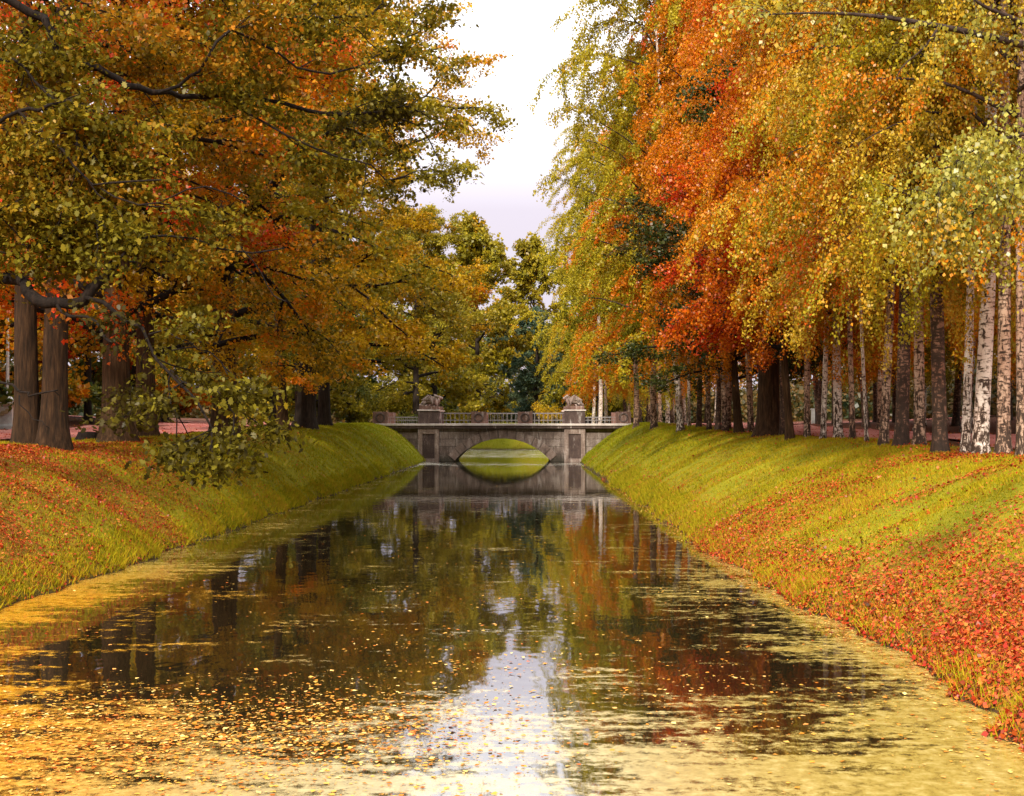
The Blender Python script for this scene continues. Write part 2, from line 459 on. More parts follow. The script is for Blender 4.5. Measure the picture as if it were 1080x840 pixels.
def stone_mat(name, base, dark, light, bw=1.1, bh=0.55, joints=True):
    m, n, l = new_mat(name)
    tc = n.new('ShaderNodeTexCoord')
    big = noise_n(n, l, 1.3, 5, 0.65, tc.outputs['Object'])
    fine = noise_n(n, l, 14, 3, 0.6, tc.outputs['Object'])
    mp = n.new('ShaderNodeMapping'); mp.inputs['Scale'].default_value = (1.6, 1.0, 0.35)
    l.new(tc.outputs['Object'], mp.inputs[0])
    drip = noise_n(n, l, 1.9, 4, 0.7, mp.outputs[0])
    r = ramp(n, [(0.32, dark), (0.5, base), (0.72, light)])
    s = math_n(n, l, 'ADD', math_n(n, l, 'MULTIPLY', big, 0.35), math_n(n, l, 'MULTIPLY_ADD', fine, 0.25, math_n(n, l, 'MULTIPLY', drip, 0.40)))
    l.new(s, r.inputs[0])
    col = r.outputs[0]
    sz_ = n.new('ShaderNodeSeparateXYZ'); l.new(tc.outputs['Object'], sz_.inputs[0])
    # pale lime bloom in patches, and a damp green-black stain above the waterline
    lime = n.new('ShaderNodeMapRange'); lime.inputs[1].default_value = 0.58; lime.inputs[2].default_value = 0.70; lime.inputs[4].default_value = 0.55
    l.new(drip, lime.inputs[0])
    m1 = n.new('ShaderNodeMix'); m1.data_type = 'RGBA'; m1.inputs['B'].default_value = (0.48, 0.44, 0.40, 1)
    l.new(lime.outputs[0], m1.inputs['Factor']); l.new(col, m1.inputs['A'])
    damp = n.new('ShaderNodeMapRange'); damp.inputs[1].default_value = 0.75; damp.inputs[2].default_value = 0.15; damp.inputs[4].default_value = 0.8
    l.new(math_n(n, l, 'MULTIPLY_ADD', fine, 0.7, math_n(n, l, 'SUBTRACT', sz_.outputs['Z'], 0.35)), damp.inputs[0])
    m2 = n.new('ShaderNodeMix'); m2.data_type = 'RGBA'; m2.inputs['B'].default_value = (0.035, 0.034, 0.022, 1)
    l.new(damp.outputs[0], m2.inputs['Factor']); l.new(m1.outputs['Result'], m2.inputs['A'])
    col = m2.outputs['Result'] if joints else m1.outputs['Result']
    if joints:
        sw = n.new('ShaderNodeSeparateXYZ'); l.new(tc.outputs['Object'], sw.inputs[0])
        cb = n.new('ShaderNodeCombineXYZ')
        l.new(math_n(n, l, 'ADD', sw.outputs['X'], sw.outputs['Y']), cb.inputs['X']); l.new(sw.outputs['Z'], cb.inputs['Y'])
        br = n.new('ShaderNodeTexBrick')
        br.inputs['Scale'].default_value = 1.0
        br.inputs['Brick Width'].default_value = bw; br.inputs['Row Height'].default_value = bh
        br.inputs['Mortar Size'].default_value = 0.018
        br.inputs['Color1'].default_value = (1, 1, 1, 1); br.inputs['Color2'].default_value = (0.78, 0.74, 0.72, 1)
        br.inputs['Mortar'].default_value = (0.25, 0.22, 0.2, 1)
        l.new(cb.outputs[0], br.inputs['Vector'])
        mx = n.new('ShaderNodeMix'); mx.data_type = 'RGBA'; mx.blend_type = 'MULTIPLY'; mx.inputs['Factor'].default_value = 0.85
        l.new(col, mx.inputs['A']); l.new(br.outputs['Color'], mx.inputs['B'])
        col = mx.outputs['Result']
    b = principled(n, l, col, 0.9, 0.2)
    bump(n, l, b, s, 0.5, 0.03)
    return m
M['stone'] = stone_mat('bridge_stone', (0.19, 0.145, 0.12), (0.055, 0.04, 0.034), (0.55, 0.48, 0.42))
M['stone_plain'] = stone_mat('bridge_stone_plain', (0.21, 0.15, 0.12), (0.065, 0.045, 0.036), (0.50, 0.41, 0.35), joints=False)
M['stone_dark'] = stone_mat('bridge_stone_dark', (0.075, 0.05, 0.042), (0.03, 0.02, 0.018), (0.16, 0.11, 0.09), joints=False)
M['stone_pale'] = stone_mat('bridge_stone_pale', (0.50, 0.43, 0.38), (0.28, 0.22, 0.19), (0.66, 0.60, 0.55), joints=False)
M['stone_red'] = stone_mat('bridge_stone_red', (0.15, 0.085, 0.064), (0.05, 0.03, 0.024), (0.30, 0.18, 0.14), joints=False)

def plain(name, c, rough=0.5, metal=0.0):
    m, n, l = new_mat(name)
    tc = n.new('ShaderNodeTexCoord')
    t = noise_n(n, l, 6, 3, 0.6, tc.outputs['Object'])
    r = ramp(n, [(0.3, tuple(x*0.75 for x in c)), (0.7, c)])
    l.new(t, r.inputs[0])
    b = principled(n, l, r.outputs[0], rough, 0.4)
    b.inputs['Metallic'].default_value = metal
    return m
M['rail'] = plain('rail_metal', (0.20, 0.19, 0.18), 0.5)
M['white'] = plain('white_paint', (0.78, 0.77, 0.74), 0.5)
M['gold'] = plain('gilded_metal', (0.55, 0.42, 0.22), 0.45)

# ------------------------------------------------------------------ terrain
EL, ER = -7.5, 3.75                         # water's edges
def er_at(y): return np.interp(y, [0, 16, 26, 200], [4.3, 4.25, 3.75, 3.75])
END_Y = 146.0                               # where the canal stops beyond the bridge
def bank_top(y):
    return np.interp(y, [-60, 26, 36, 50, 60, 70, 80, 92, 97, 400], [2.0, 2.05, 2.12, 2.18, 2.28, 2.42, 2.55, 2.66, 2.68, 2.72])
def edge_wobble(y):
    return 0.09*np.sin(y*0.7) + 0.06*np.sin(y*2.3+1.0) + 0.30*(vnoise(y, y*0+3.3, 1.3) - 0.5) + 0.22*(vnoise(y, y*0+9.1, 3.7) - 0.5)
def height(x, y):
    x = np.asarray(x, float); y = np.asarray(y, float)
    T = bank_top(y)
    dr = x - er_at(y) + edge_wobble(y); dl = EL - x + edge_wobble(y + 31)
    w = np.where(dr > dl, np.interp(y, [30, 60, 85], [5.0, 4.6, 4.0]), 3.7)
    de = (y - END_Y)
    d = np.maximum(np.maximum(dr, dl), de)
    w = np.where(de > np.maximum(dr, dl), 4.5, w)
    t = np.clip(d / w, 0, 1)
    up = T * np.where(dr > dl, 1 - (1 - t)**1.55, 1 - (1 - t)**1.75)
    z = np.where(d > 0, up + 0.06*(np.clip(d/0.25, 0, 1)), np.maximum(-0.9, d*0.9))
    und = (fnoise(x, y, 0.33) - 0.5)*0.30 + (vnoise(x, y, 1.7) - 0.5)*0.07
    z = z + und*np.clip(d/1.2, 0, 1)*np.where(np.abs(y-100) < 7, 0.2, 1.0)
    far = np.clip((np.abs(x) - 17)/18, 0, 1)
    z = z + far*far*0.62
    return z

def litter(x, y):
    """How thickly fallen leaves lie, 0 to 1."""
    x = np.asarray(x, float); y = np.asarray(y, float)
    nz = fnoise(x, y, 0.45); n2 = fnoise(x+40, y, 1.3)
    d = x - er_at(y)
    # right bank: thick near the camera and in a strip by the water
    near = np.clip((27 - y)/13, 0, 1)
    strip = np.exp(-np.clip(d, 0, 9)/1.1)*np.clip(1.15 - y/95, 0.15, 1)*1.1
    lowband = np.exp(-((d - 2.6)/1.6)**2)*np.clip((34 - y)/14, 0, 1)*0.7
    foot = np.exp(-((x - 8.9)/0.9)**2)*0.5
    near2 = np.clip((19 - y)/7, 0, 1)*np.clip(1.3 - d/5, 0, 1)
    R = 0.0*near + 0.46*near2 + 0.95*strip + 0.26*lowband + foot + (nz - 0.5)*1.1 + (n2-0.5)*0.5 - 0.06
    dl = EL - x
    nearl = np.clip((42 - y)/22, 0, 1)
    L = 0.55*nearl*np.exp(-((dl - 2.0)/2.2)**2) + 0.34*nearl*np.clip((5.5 - dl)/2, 0, 1) + np.exp(-((dl-3.6)/0.9)**2)*np.clip((84-y)/20, 0, 1)*0.55 + (nz-0.5)*1.2 + (n2-0.5)*0.5 - 0.12
    return np.clip(np.where(x > -2, R, L), 0, 1)

def axis_samples(pairs):
    out = []
    for a, b, s in pairs:
        out.append(np.arange(a, b, s))
    return np.unique(np.concatenate(out))
xs = np.concatenate([axis_samples([(-700, -80, 40), (-80, -20, 3), (-20, -12.5, 0.5), (-12.5, -7, 0.14), (-7, 3.2, 1.2), (3.2, 9.5, 0.14), (9.5, 20, 0.5), (20, 80, 3), (80, 701, 40)])])
ys = np.concatenate([axis_samples([(-60, 6, 1.5), (6, 45, 0.2), (45, 112, 0.4), (112, 143, 1.0), (143, 153, 0.3), (153, 180, 2.0), (180, 260, 8), (260, 1500, 60)])])
GX, GY = np.meshgrid(xs, ys)
GZ = height(GX, GY)
V = np.stack([GX, GY, GZ], -1).reshape(-1, 3)
nx, ny = len(xs), len(ys)
idx = np.arange(nx*ny).reshape(ny, nx)
Fq = np.stack([idx[:-1, :-1], idx[:-1, 1:], idx[1:, 1:], idx[1:, :-1]], -1).reshape(-1, 4)
gm = np_mesh('ground', V, Fq, 4, True)
vert_attr(gm, 'litter', litter(V[:, 0], V[:, 1]))
wf = np.clip((np.abs(V[:, 0] + 1.3) - 9.2)/2.2, 0, 1)*np.where(V[:, 1] > 108, np.clip((V[:,1]-125)/20, 0, 1), 1)
wf = np.where(V[:, 0] < 0, np.clip((-V[:, 0] - 13.5)/3, 0, 1), np.clip((V[:, 0] - 9.4)/1.5, 0, 1))
wf = np.maximum(wf, np.clip((V[:, 1] - 153)/10, 0, 1))
vert_attr(gm, 'wood_floor', wf)
ground = link_mesh('ground', gm, M['ground'])
tag(ground, kind='structure')

def ribbon(name, x0, x1, y0, y1, along, lift, mat):
    nxr = 8 if along == 'y' else 90; nyr = 120 if along == 'y' else 8
    X, Y = np.meshgrid(np.linspace(x0, x1, nxr), np.linspace(y0, y1, nyr))
    if along == 'y':
        X = X + 0.25*np.sin(Y*0.21) * np.where(np.abs(X - (x0+x1)/2) > (x1-x0)*0.4, 1, 0)
    Z = height(X, Y) + lift
    i = np.arange(nxr*nyr).reshape(nyr, nxr)
    f = np.stack([i[:-1,:-1], i[:-1,1:], i[1:,1:], i[1:,:-1]], -1).reshape(-1, 4)
    o = link_mesh(name, np_mesh(name, np.stack([X,Y,Z], -1).reshape(-1,3), f, 4, True), mat)
    return tag(o, kind='structure')
ribbon('path', 11.0, 16.5, -20, 96.0, 'y', 0.05, M['path'])
ribbon('path', -23.0, -15.2, -20, 96.0, 'y', 0.05, M['path'])
ribbon('road', 7.9, 90, 97.4, 102.6, 'x', 0.055, M['path'])
ribbon('road', -90, -11.6, 97.4, 102.6, 'x', 0.055, M['path'])

# ------------------------------------------------------------------ water
wx = np.arange(-8.6, 5.6, 0.25); wy = np.concatenate([np.arange(-25, 6, 1.0), np.arange(6, 45, 0.25), np.arange(45, 148.5, 0.75)])
WX, WY = np.meshgrid(wx, wy)
Vw = np.stack([WX, WY, np.zeros_like(WX)], -1).reshape(-1, 3)
i = np.arange(len(wx)*len(wy)).reshape(len(wy), len(wx))
Fw = np.stack([i[:-1,:-1], i[:-1,1:], i[1:,1:], i[1:,:-1]], -1).reshape(-1, 4)
wmesh = np_mesh('water', Vw, Fw, 4, True)
def film_amount(x, y):
    dl = x - EL; dr = er_at(y) - x
    near = np.clip((14.2 + 0.5*np.sin(x*0.9) - y)/3.0, 0, 1)                    # carpet in front of the camera
    left = np.clip(1 - dl/(2.6 + 1.2*np.sin(y*0.25)), 0, 1)*np.clip((30 - y)/9, 0, 1)
    right = np.clip(1 - dr/(2.3 + 0.8*np.sin(y*0.31+1)), 0, 1)*np.clip((34 - y)/14, 0, 1)
    edge = np.exp(-dl/0.6)*0.36 + np.exp(-dr/0.6)*0.16
    far = np.exp(-((y - 90.0)/4.0)**2)*0.42 + np.clip((y-104)/8, 0, 1)*0.42
    mid = np.exp(-((dl - 1.4)/1.5)**2)*0.20*np.clip((75 - y)/30, 0, 1) + np.exp(-((dr - 1.0)/1.0)**2)*0.2*np.clip((60 - y)/30, 0, 1)
    return 0.06 + 0.30*np.clip((11.0 - y)/1.6, 0, 1) + 0.50*near + 0.50*left + 0.40*right + edge + far + mid
vert_attr(wmesh, 'film', film_amount(Vw[:,0], Vw[:,1]))
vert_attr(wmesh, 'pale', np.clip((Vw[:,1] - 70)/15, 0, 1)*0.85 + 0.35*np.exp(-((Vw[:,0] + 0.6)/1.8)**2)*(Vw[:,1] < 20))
vert_attr(wmesh, 'golden', np.clip((-1.6 - Vw[:,0])/3.2, 0, 1)*np.clip((26 - Vw[:,1])/6, 0, 1))
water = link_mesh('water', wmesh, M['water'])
tag(water, kind='structure')

# ------------------------------------------------------------------ leaves, branches and trees
def leaf_quads(Pp, A, N, L, W, fold=0.18):
    """One bent diamond leaf per point: base Pp, long axis A, normal N."""
    A = norm(A); S = norm(np.cross(N, A)); Nn = np.cross(A, S)
    L = L[:, None]; W = W[:, None]
    v0 = Pp; v1 = Pp + A*L*0.45 + S*W*0.5 + Nn*L*fold
    v2 = Pp + A*L; v3 = Pp + A*L*0.45 - S*W*0.5 + Nn*L*fold
    return np.stack([v0, v1, v2, v3], 1)

LOBED = np.array([(0.0,0.0),(0.18,0.10),(0.15,0.36),(0.36,0.26),(0.48,0.46),(0.62,0.24),(0.80,0.26),(1.0,0.0),
                  (0.80,-0.26),(0.62,-0.24),(0.48,-0.46),(0.36,-0.26),(0.15,-0.36),(0.18,-0.10)])
def leaf_lobed(Pp, A, N, L, W):
    A = norm(A); S = norm(np.cross(N, A)); Nn = np.cross(A, S)
    out = []
    for u, v in LOBED:
        droop = -0.22*u*u - 0.25*abs(v)
        out.append(Pp + A*(L*u)[:, None] + S*(W*v)[:, None] + Nn*(L*droop)[:, None])
    return np.stack(out, 1)

class Tubes:
    def __init__(self): self.V = []; self.F = []; self.n = 0
    def add(self, pts, rad, sides=6, flare=0.0):
        pts = np.asarray(pts, float); rad = np.asarray(rad, float)
        k = len(pts)
        T = np.gradient(pts, axis=0); T = norm(T)
        ref = np.array([0.0, 0, 1]) if abs(T[0, 2]) < 0.9 else np.array([1.0, 0, 0])
        u = norm(np.cross(T, ref)); v = np.cross(T, u)
        a = np.arange(sides)*2*np.pi/sides
        ring = pts[:, None, :] + rad[:, None, None]*(np.cos(a)[None, :, None]*u[:, None, :] + np.sin(a)[None, :, None]*v[:, None, :])
        if flare:
            wob = 1 + flare*np.sin(a*3 + 0.7)[None, :, None]*np.exp(-np.linspace(0, 6, k))[:, None, None]
            ring = pts[:, None, :] + (ring - pts[:, None, :])*wob
        self.V.append(ring.reshape(-1, 3))
        i = np.arange(k*sides).reshape(k, sides) + self.n
        j = np.roll(i, -1, 1)
        self.F.append(np.stack([i[:-1], j[:-1], j[1:], i[1:]], -1).reshape(-1, 4))
        self.n += k*sides
    def mesh(self, name):
        return np_mesh(name, np.concatenate(self.V), np.concatenate(self.F), 4, True)

def wander(rng, p, d, length, k, wig, pull=(0, 0, 0), pull_late=(0, 0, 0)):
    """Polyline that starts at p in direction d, wiggles, and bends towards pull."""
    d = np.array(d, float); d /= np.linalg.norm(d)
    pts = [np.array(p, float)]
    st = length/k
    for s in range(k):
        t = (s + 1)/k
        d = d + rng.normal(0, wig, 3) + np.array(pull) + np.array(pull_late)*t
        d /= np.linalg.norm(d)
        pts.append(pts[-1] + d*st)
    return np.array(pts)

def along(pts, t):
    s = t*(len(pts) - 1); i = int(min(max(math.floor(s), 0), len(pts) - 2)); f = s - i
    return pts[i]*(1 - f) + pts[i+1]*f, norm(pts[i+1] - pts[i])

class Crown:
    """Leaf clouds hung on twigs."""
    def __init__(self, rng): self.rng = rng; self.P = []; self.A = []; self.N = []; self.L = []; self.limb = []
    def spray(self, pts, n, sx, sz, size, limb, hang=0.15, flat=0.55):
        rng = self.rng
        t = rng.random(n)**0.75*(len(pts) - 1)
        i = np.minimum(t.astype(int), len(pts) - 2); f = (t - i)[:, None]
        p = pts[i]*(1 - f) + pts[i+1]*f
        off = rng.normal(0, 1, (n, 3))*np.array([sx, sx, sz])
        out = norm((pts[i+1] - pts[i]) * 0.7 + rng.normal(0, 0.8, (n, 3)) + np.array([0, 0, -hang]))
        nn = norm(np.array([0, 0, flat]) + rng.normal(0, 0.55, (n, 3)))
        self.P.append(p + off); self.A.append(out); self.N.append(nn)
        self.L.append(size*rng.uniform(0.4, 1.35, n)); self.limb.append(np.full(n, limb))
    def strings(self, pts, n, s, size, limb):
        rng = self.rng
        t = rng.random(n)*(len(pts) - 1)
        i = np.minimum(t.astype(int), len(pts) - 2); f = (t - i)[:, None]
        p = pts[i]*(1 - f) + pts[i+1]*f + rng.normal(0, s, (n, 3))
        a = norm(rng.normal(0, 0.55, (n, 3)) + np.array([0, 0, -0.8]))
        nn = norm(rng.normal(0, 1, (n, 3)))
        self.P.append(p); self.A.append(a); self.N.append(nn)
        self.L.append(size*rng.uniform(0.45, 1.3, n)); self.limb.append(np.full(n, limb))
    def mesh(self, name, aspect=0.8, lobed=False):
        Pp = np.concatenate(self.P); A = np.concatenate(self.A); N = np.concatenate(self.N)
        L = np.concatenate(self.L); W = L*aspect
        Q = leaf_lobed(Pp, A, N, L, W) if lobed else leaf_quads(Pp, A, N, L, W)
        n, k = Q.shape[:2]
        me = np_mesh(name, Q.reshape(-1, 3), np.arange(n*k), k)
        face_attr(me, 'limb', np.concatenate(self.limb)); face_attr(me, 'rnd', self.rng.random(n))
        return me

def broad_proto(seed, H, R, h0, r0, nleaf, leaf, nlimb=20, low_droop=0.10, twin=None, sides=10, spread=1.0, lobed=False, extra=None):
    """Broad-leaved tree: returns trunk meshes, branch mesh and crown mesh."""
    rng = np.random.default_rng(seed)
    stems = []
    def stem(x, y, lean, r, top):
        k = 14
        zz = np.linspace(-0.35, top, k)
        wob = np.cumsum(rng.normal(0, 0.07, (k, 2)), 0)*np.linspace(0, 1, k)[:, None]
        pts = np.stack([x + lean[0]*zz + wob[:, 0], y + lean[1]*zz + wob[:, 1], zz], 1)
        tt = np.clip(zz/top, 0, 1)
        rad = r*(1 - 0.85*tt**0.9) + r*0.55*np.exp(-np.clip(zz, 0, 99)/0.45)*(zz < 3)
        # finer rings near the foot
        return pts, rad
    if twin:
        for (x, y, lean, r) in twin:
            stems.append(stem(x, y, lean, r, H*0.82))
    else:
        stems.append(stem(0, 0, rng.normal(0, 0.012, 2), r0, H*0.85))
    tm = []
    for pts, rad in stems:
        tb = Tubes()
        # resample for a smooth foot
        tfine = np.concatenate([np.linspace(0, 2.2, 12), np.linspace(2.6, len(pts)-1, 16)])
        pf = np.stack([np.interp(tfine, np.arange(len(pts)), pts[:, c]) for c in range(3)], 1)
        rf = np.interp(tfine, np.arange(len(pts)), rad)
        zf = pf[:, 2]
        rf = rf*0 + np.interp(zf, pts[:, 2], rad) 
        base = rad[-1] + (rad[4]-rad[-1])
        rf = np.where(zf < 2.5, np.interp(2.5, pts[:, 2], rad)*(1 + 0.10*(2.5-zf)/2.5) + r0*0.60*np.exp(-np.clip(zf+0.1, 0, 9)/0.42), rf)
        tb.add(pf, rf, 20, 0.16)
        tm.append(tb)
    br = Tubes(); cw = Crown(rng)
    specs = []
    ga = rng.random()*6.28
    for k in range(nlimb):
        t = (k + 0.5)/nlimb
        h = h0 + (H*0.86 - h0)*t**0.95
        az = ga + k*2.39996 + rng.normal(0, 0.25)
        env = math.sin(math.pi*min(1, 0.30 + 0.66*t))**0.8
        L = R*env*rng.uniform(0.82, 1.08)*spread
        el = math.radians(8 + 62*t**1.3 + rng.normal(0, 5))
        pts, rad = stems[k % len(stems)]
        p = np.array([np.interp(h, pts[:, 2], pts[:, c]) for c in range(3)])
        specs.append((p, az, el, L, t, np.interp(h, pts[:, 2], rad)))
    ntw = 0; twigs = []
    for (p, az, el, L, t, rt) in specs:
        d = np.array([math.cos(az)*math.cos(el), math.sin(az)*math.cos(el), math.sin(el)])
        limb = wander(rng, p, d, L, 9, 0.13, (0, 0, 0.02), (0, 0, -low_droop*(1 - t)))
        r1 = min(rt*0.62, 0.035 + 0.016*L)
        br.add(limb, np.linspace(r1, 0.02, 10), 7)
        lc = rng.random()
        for s in range(9):
            ts = 0.10 + 0.90*(s + rng.random())/9
            q, dq = along(limb, ts)
            side = norm(np.cross(dq, [0, 0, 1]))*(1 if s % 2 else -1)
            ds = norm(dq*0.7 + side*rng.uniform(0.5, 1.1) + np.array([0, 0, rng.normal(0.08, 0.25)]))
            Ls = L*rng.uniform(0.24, 0.42)*(1.15 - 0.45*ts)
            sub = wander(rng, q, ds, Ls, 5, 0.16, (0, 0, 0), (0, 0, -0.08))
            br.add(sub, np.linspace(max(0.016, r1*0.32), 0.008, 6), 5)
            sc = np.clip(lc + rng.normal(0, 0.15), 0, 1)
            for w in range(5):
                tw = 0.25 + 0.75*(w + rng.random())/5
                q2, d2 = along(sub, tw)
                dt = norm(d2*0.8 + rng.normal(0, 0.6, 3) + np.array([0, 0, -0.05]))
                tws = wander(rng, q2, dt, rng.uniform(0.5, 1.1), 3, 0.15, (0, 0, -0.06))
                br.add(tws, np.array([0.009, 0.007, 0.005, 0.003]), 3)
                twigs.append((tws, sc))
        twigs.append((limb[-4:], lc))
    if extra: extra(rng, br, cw, twigs)
    per = max(4, nleaf//len(twigs))
    for tws, sc in twigs:
        cw.spray(tws, int(per*rng.uniform(0.4, 1.6)), 0.21, 0.06 if lobed else 0.10, leaf, sc, 0.15, 1.3 if lobed else 0.55)
    return [t_.mesh('trunk') for t_ in tm], br.mesh('branches'), cw.mesh('crown', 0.82, lobed)

def birch_proto(seed, H, R, h0, r0, nleaf, leaf, nlimb=44, bend=0.0, string=(1.0, 2.6)):
    """Weeping birch: straight pale stem, rising limbs, leaf strings that hang."""
    rng = np.random.default_rng(seed)
    k = 22
    zz = np.concatenate([np.linspace(-0.3, 1.6, 8), np.linspace(2.0, H, k - 8)])
    wob = np.stack([np.interp(zz, np.linspace(0, H, 8), np.concatenate([[0], np.cumsum(rng.normal(0, 0.10, 7))])) for _ in range(2)], 1)
    pts = np.stack([wob[:, 0] + bend*(zz/H)**2*3, wob[:, 1], zz], 1)
    rad = r0*(1 - 0.92*np.clip(zz/H, 0, 1)**1.05) + r0*0.55*np.exp(-np.clip(zz + 0.05, 0, 99)/0.22)
    tb = Tubes(); tb.add(pts, rad, 12, 0.10)
    br = Tubes(); cw = Crown(rng)
    ga = rng.random()*6.28
    strs = []
    for i_ in range(nlimb):
        t = (i_ + 0.5)/nlimb
        h = h0 + (H*0.98 - h0)*t
        az = ga + i_*2.39996 + rng.normal(0, 0.3)
        L = R*(1.0 - 0.72*t**1.6)*rng.uniform(0.75, 1.1)*min(1, 0.75 + t*2)
        el = math.radians(22 + 38*t + rng.normal(0, 6))
        p = np.array([np.interp(h, pts[:, 2], pts[:, c]) for c in range(3)])
        d = np.array([math.cos(az)*math.cos(el), math.sin(az)*math.cos(el), math.sin(el)])
        limb = wander(rng, p, d, L*1.1, 8, 0.09, (0, 0, 0.015), (0, 0, -0.16))
        br.add(limb, np.linspace(min(0.07, 0.02 + 0.008*L), 0.008, 9), 5)
        lc = rng.random()
        for s in range(8):
            ts = 0.25 + 0.75*(s + rng.random())/8
            q, dq = along(limb, ts)
            ds = norm(dq*0.6 + rng.normal(0, 0.55, 3)*np.array([1, 1, 0.4]))
            Ls = rng.uniform(*string)
            st = wander(rng, q, ds, Ls, 6, 0.10, (0, 0, -0.22), (0, 0, -0.25))
            br.add(st, np.linspace(0.008, 0.002, 7), 3)
            strs.append((st, np.clip(lc + rng.normal(0, 0.12), 0, 1), Ls))
    tot = sum(x[2] for x in strs)
    for st, lc, Ls in strs:
        cw.strings(st, int(nleaf*Ls/tot*rng.uniform(0.5, 1.5)), 0.10, leaf, lc)
    return [tb.mesh('trunk')], br.mesh('branches'), cw.mesh('crown', 0.72)

PROTO = {}
def build_proto(key, fn, *a, **k):
    PROTO[key] = fn(*a, **k)

build_proto('broad_a', broad_proto, 11, 21, 7.8, 2.5, 0.42, 115000, 0.12, 28, 0.20)
build_proto('broad_b', broad_proto, 12, 24, 9.2, 2.5, 0.48, 115000, 0.135, 28, 0.20)
build_proto('broad_c', broad_proto, 13, 25, 9.4, 3.7, 0.45, 100000, 0.15, 26, 0.11)
build_proto('broad_d', broad_proto, 14, 25, 9.0, 3.8, 0.40, 80000, 0.18, 26, 0.12)
build_proto('broad_small', broad_proto, 15, 14, 4.3, 3.2, 0.20, 60000, 0.115, 22, 0.10)
build_proto('linden', broad_proto, 16, 20, 5.8, 3.2, 0.46, 60000, 0.15, 26, 0.14)
build_proto('far_a', broad_proto, 17, 22, 7.0, 1.8, 0.36, 30000, 0.36, 24, 0.14)
build_proto('far_b', broad_proto, 18, 24, 6.6, 1.6, 0.36, 30000, 0.36, 24, 0.12)
build_proto('birch_a', birch_proto, 21, 22, 3.5, 3.5, 0.20, 116000, 0.068, 46)
build_proto('birch_b', birch_proto, 22, 24, 3.6, 3.6, 0.20, 116000, 0.070, 48)
build_proto('birch_c', birch_proto, 23, 21, 3.4, 3.5, 0.20, 116000, 0.072, 46, 0.0, (1.2, 2.9))
build_proto('birch_d', birch_proto, 24, 25, 5.4, 4.2, 0.20, 62000, 0.14, 50, 0.0, (1.4, 3.4))
build_proto('birch_tall', birch_proto, 27, 26, 6.2, 4.0, 0.20, 125000, 0.12, 60, 0.0, (1.6, 4.0))
build_proto('birch_e', birch_proto, 25, 22, 4.4, 3.9, 0.20, 58000, 0.15, 46, 0.0, (1.4, 3.2))
build_proto('birch_f', birch_proto, 26, 21, 3.2, 3.9, 0.20, 60000, 0.11, 40, 0.0, (1.2, 3.0))

def place_tree(name, key, x, y, label, cat, leaf, bark, group=None, scale=1.0, rz=0.0, r_scale=1.0, lean=(0, 0), sz=None, sink=0.0):
    """A tree: an Empty at its foot, with trunk, branches and crown as its parts."""
    trunks, br, cw = PROTO[key]
    z = float(height(x, y)) - sink
    root = empty(name, (x, y, z), rz)
    root.rotation_mode = 'QUATERNION'
    root.rotation_quaternion = (Matrix.Rotation(lean[0], 3, 'Y') @ Matrix.Rotation(lean[1], 3, 'X') @ Matrix.Rotation(rz, 3, 'Z')).to_quaternion()
    sz = sz or scale
    root.scale = (scale, scale, sz)
    tag(root, label, cat, group)
    def sub(nm, me, mat, sxy=1.0):
        o = bpy.data.objects.new(nm, me)
        if not me.materials: me.materials.append(mat)
        o.material_slots[0].link = 'OBJECT'; o.material_slots[0].material = mat
        o.parent = root
        o.scale = (sxy, sxy, 1)
        COL.objects.link(o)
        return o
    for t in trunks: sub('trunk', t, bark, r_scale)
    sub('branches', br, M['limb_bark'] if 'birch' not in name else M['twig_bark'])
    sub('crown', cw, leaf)
    return root

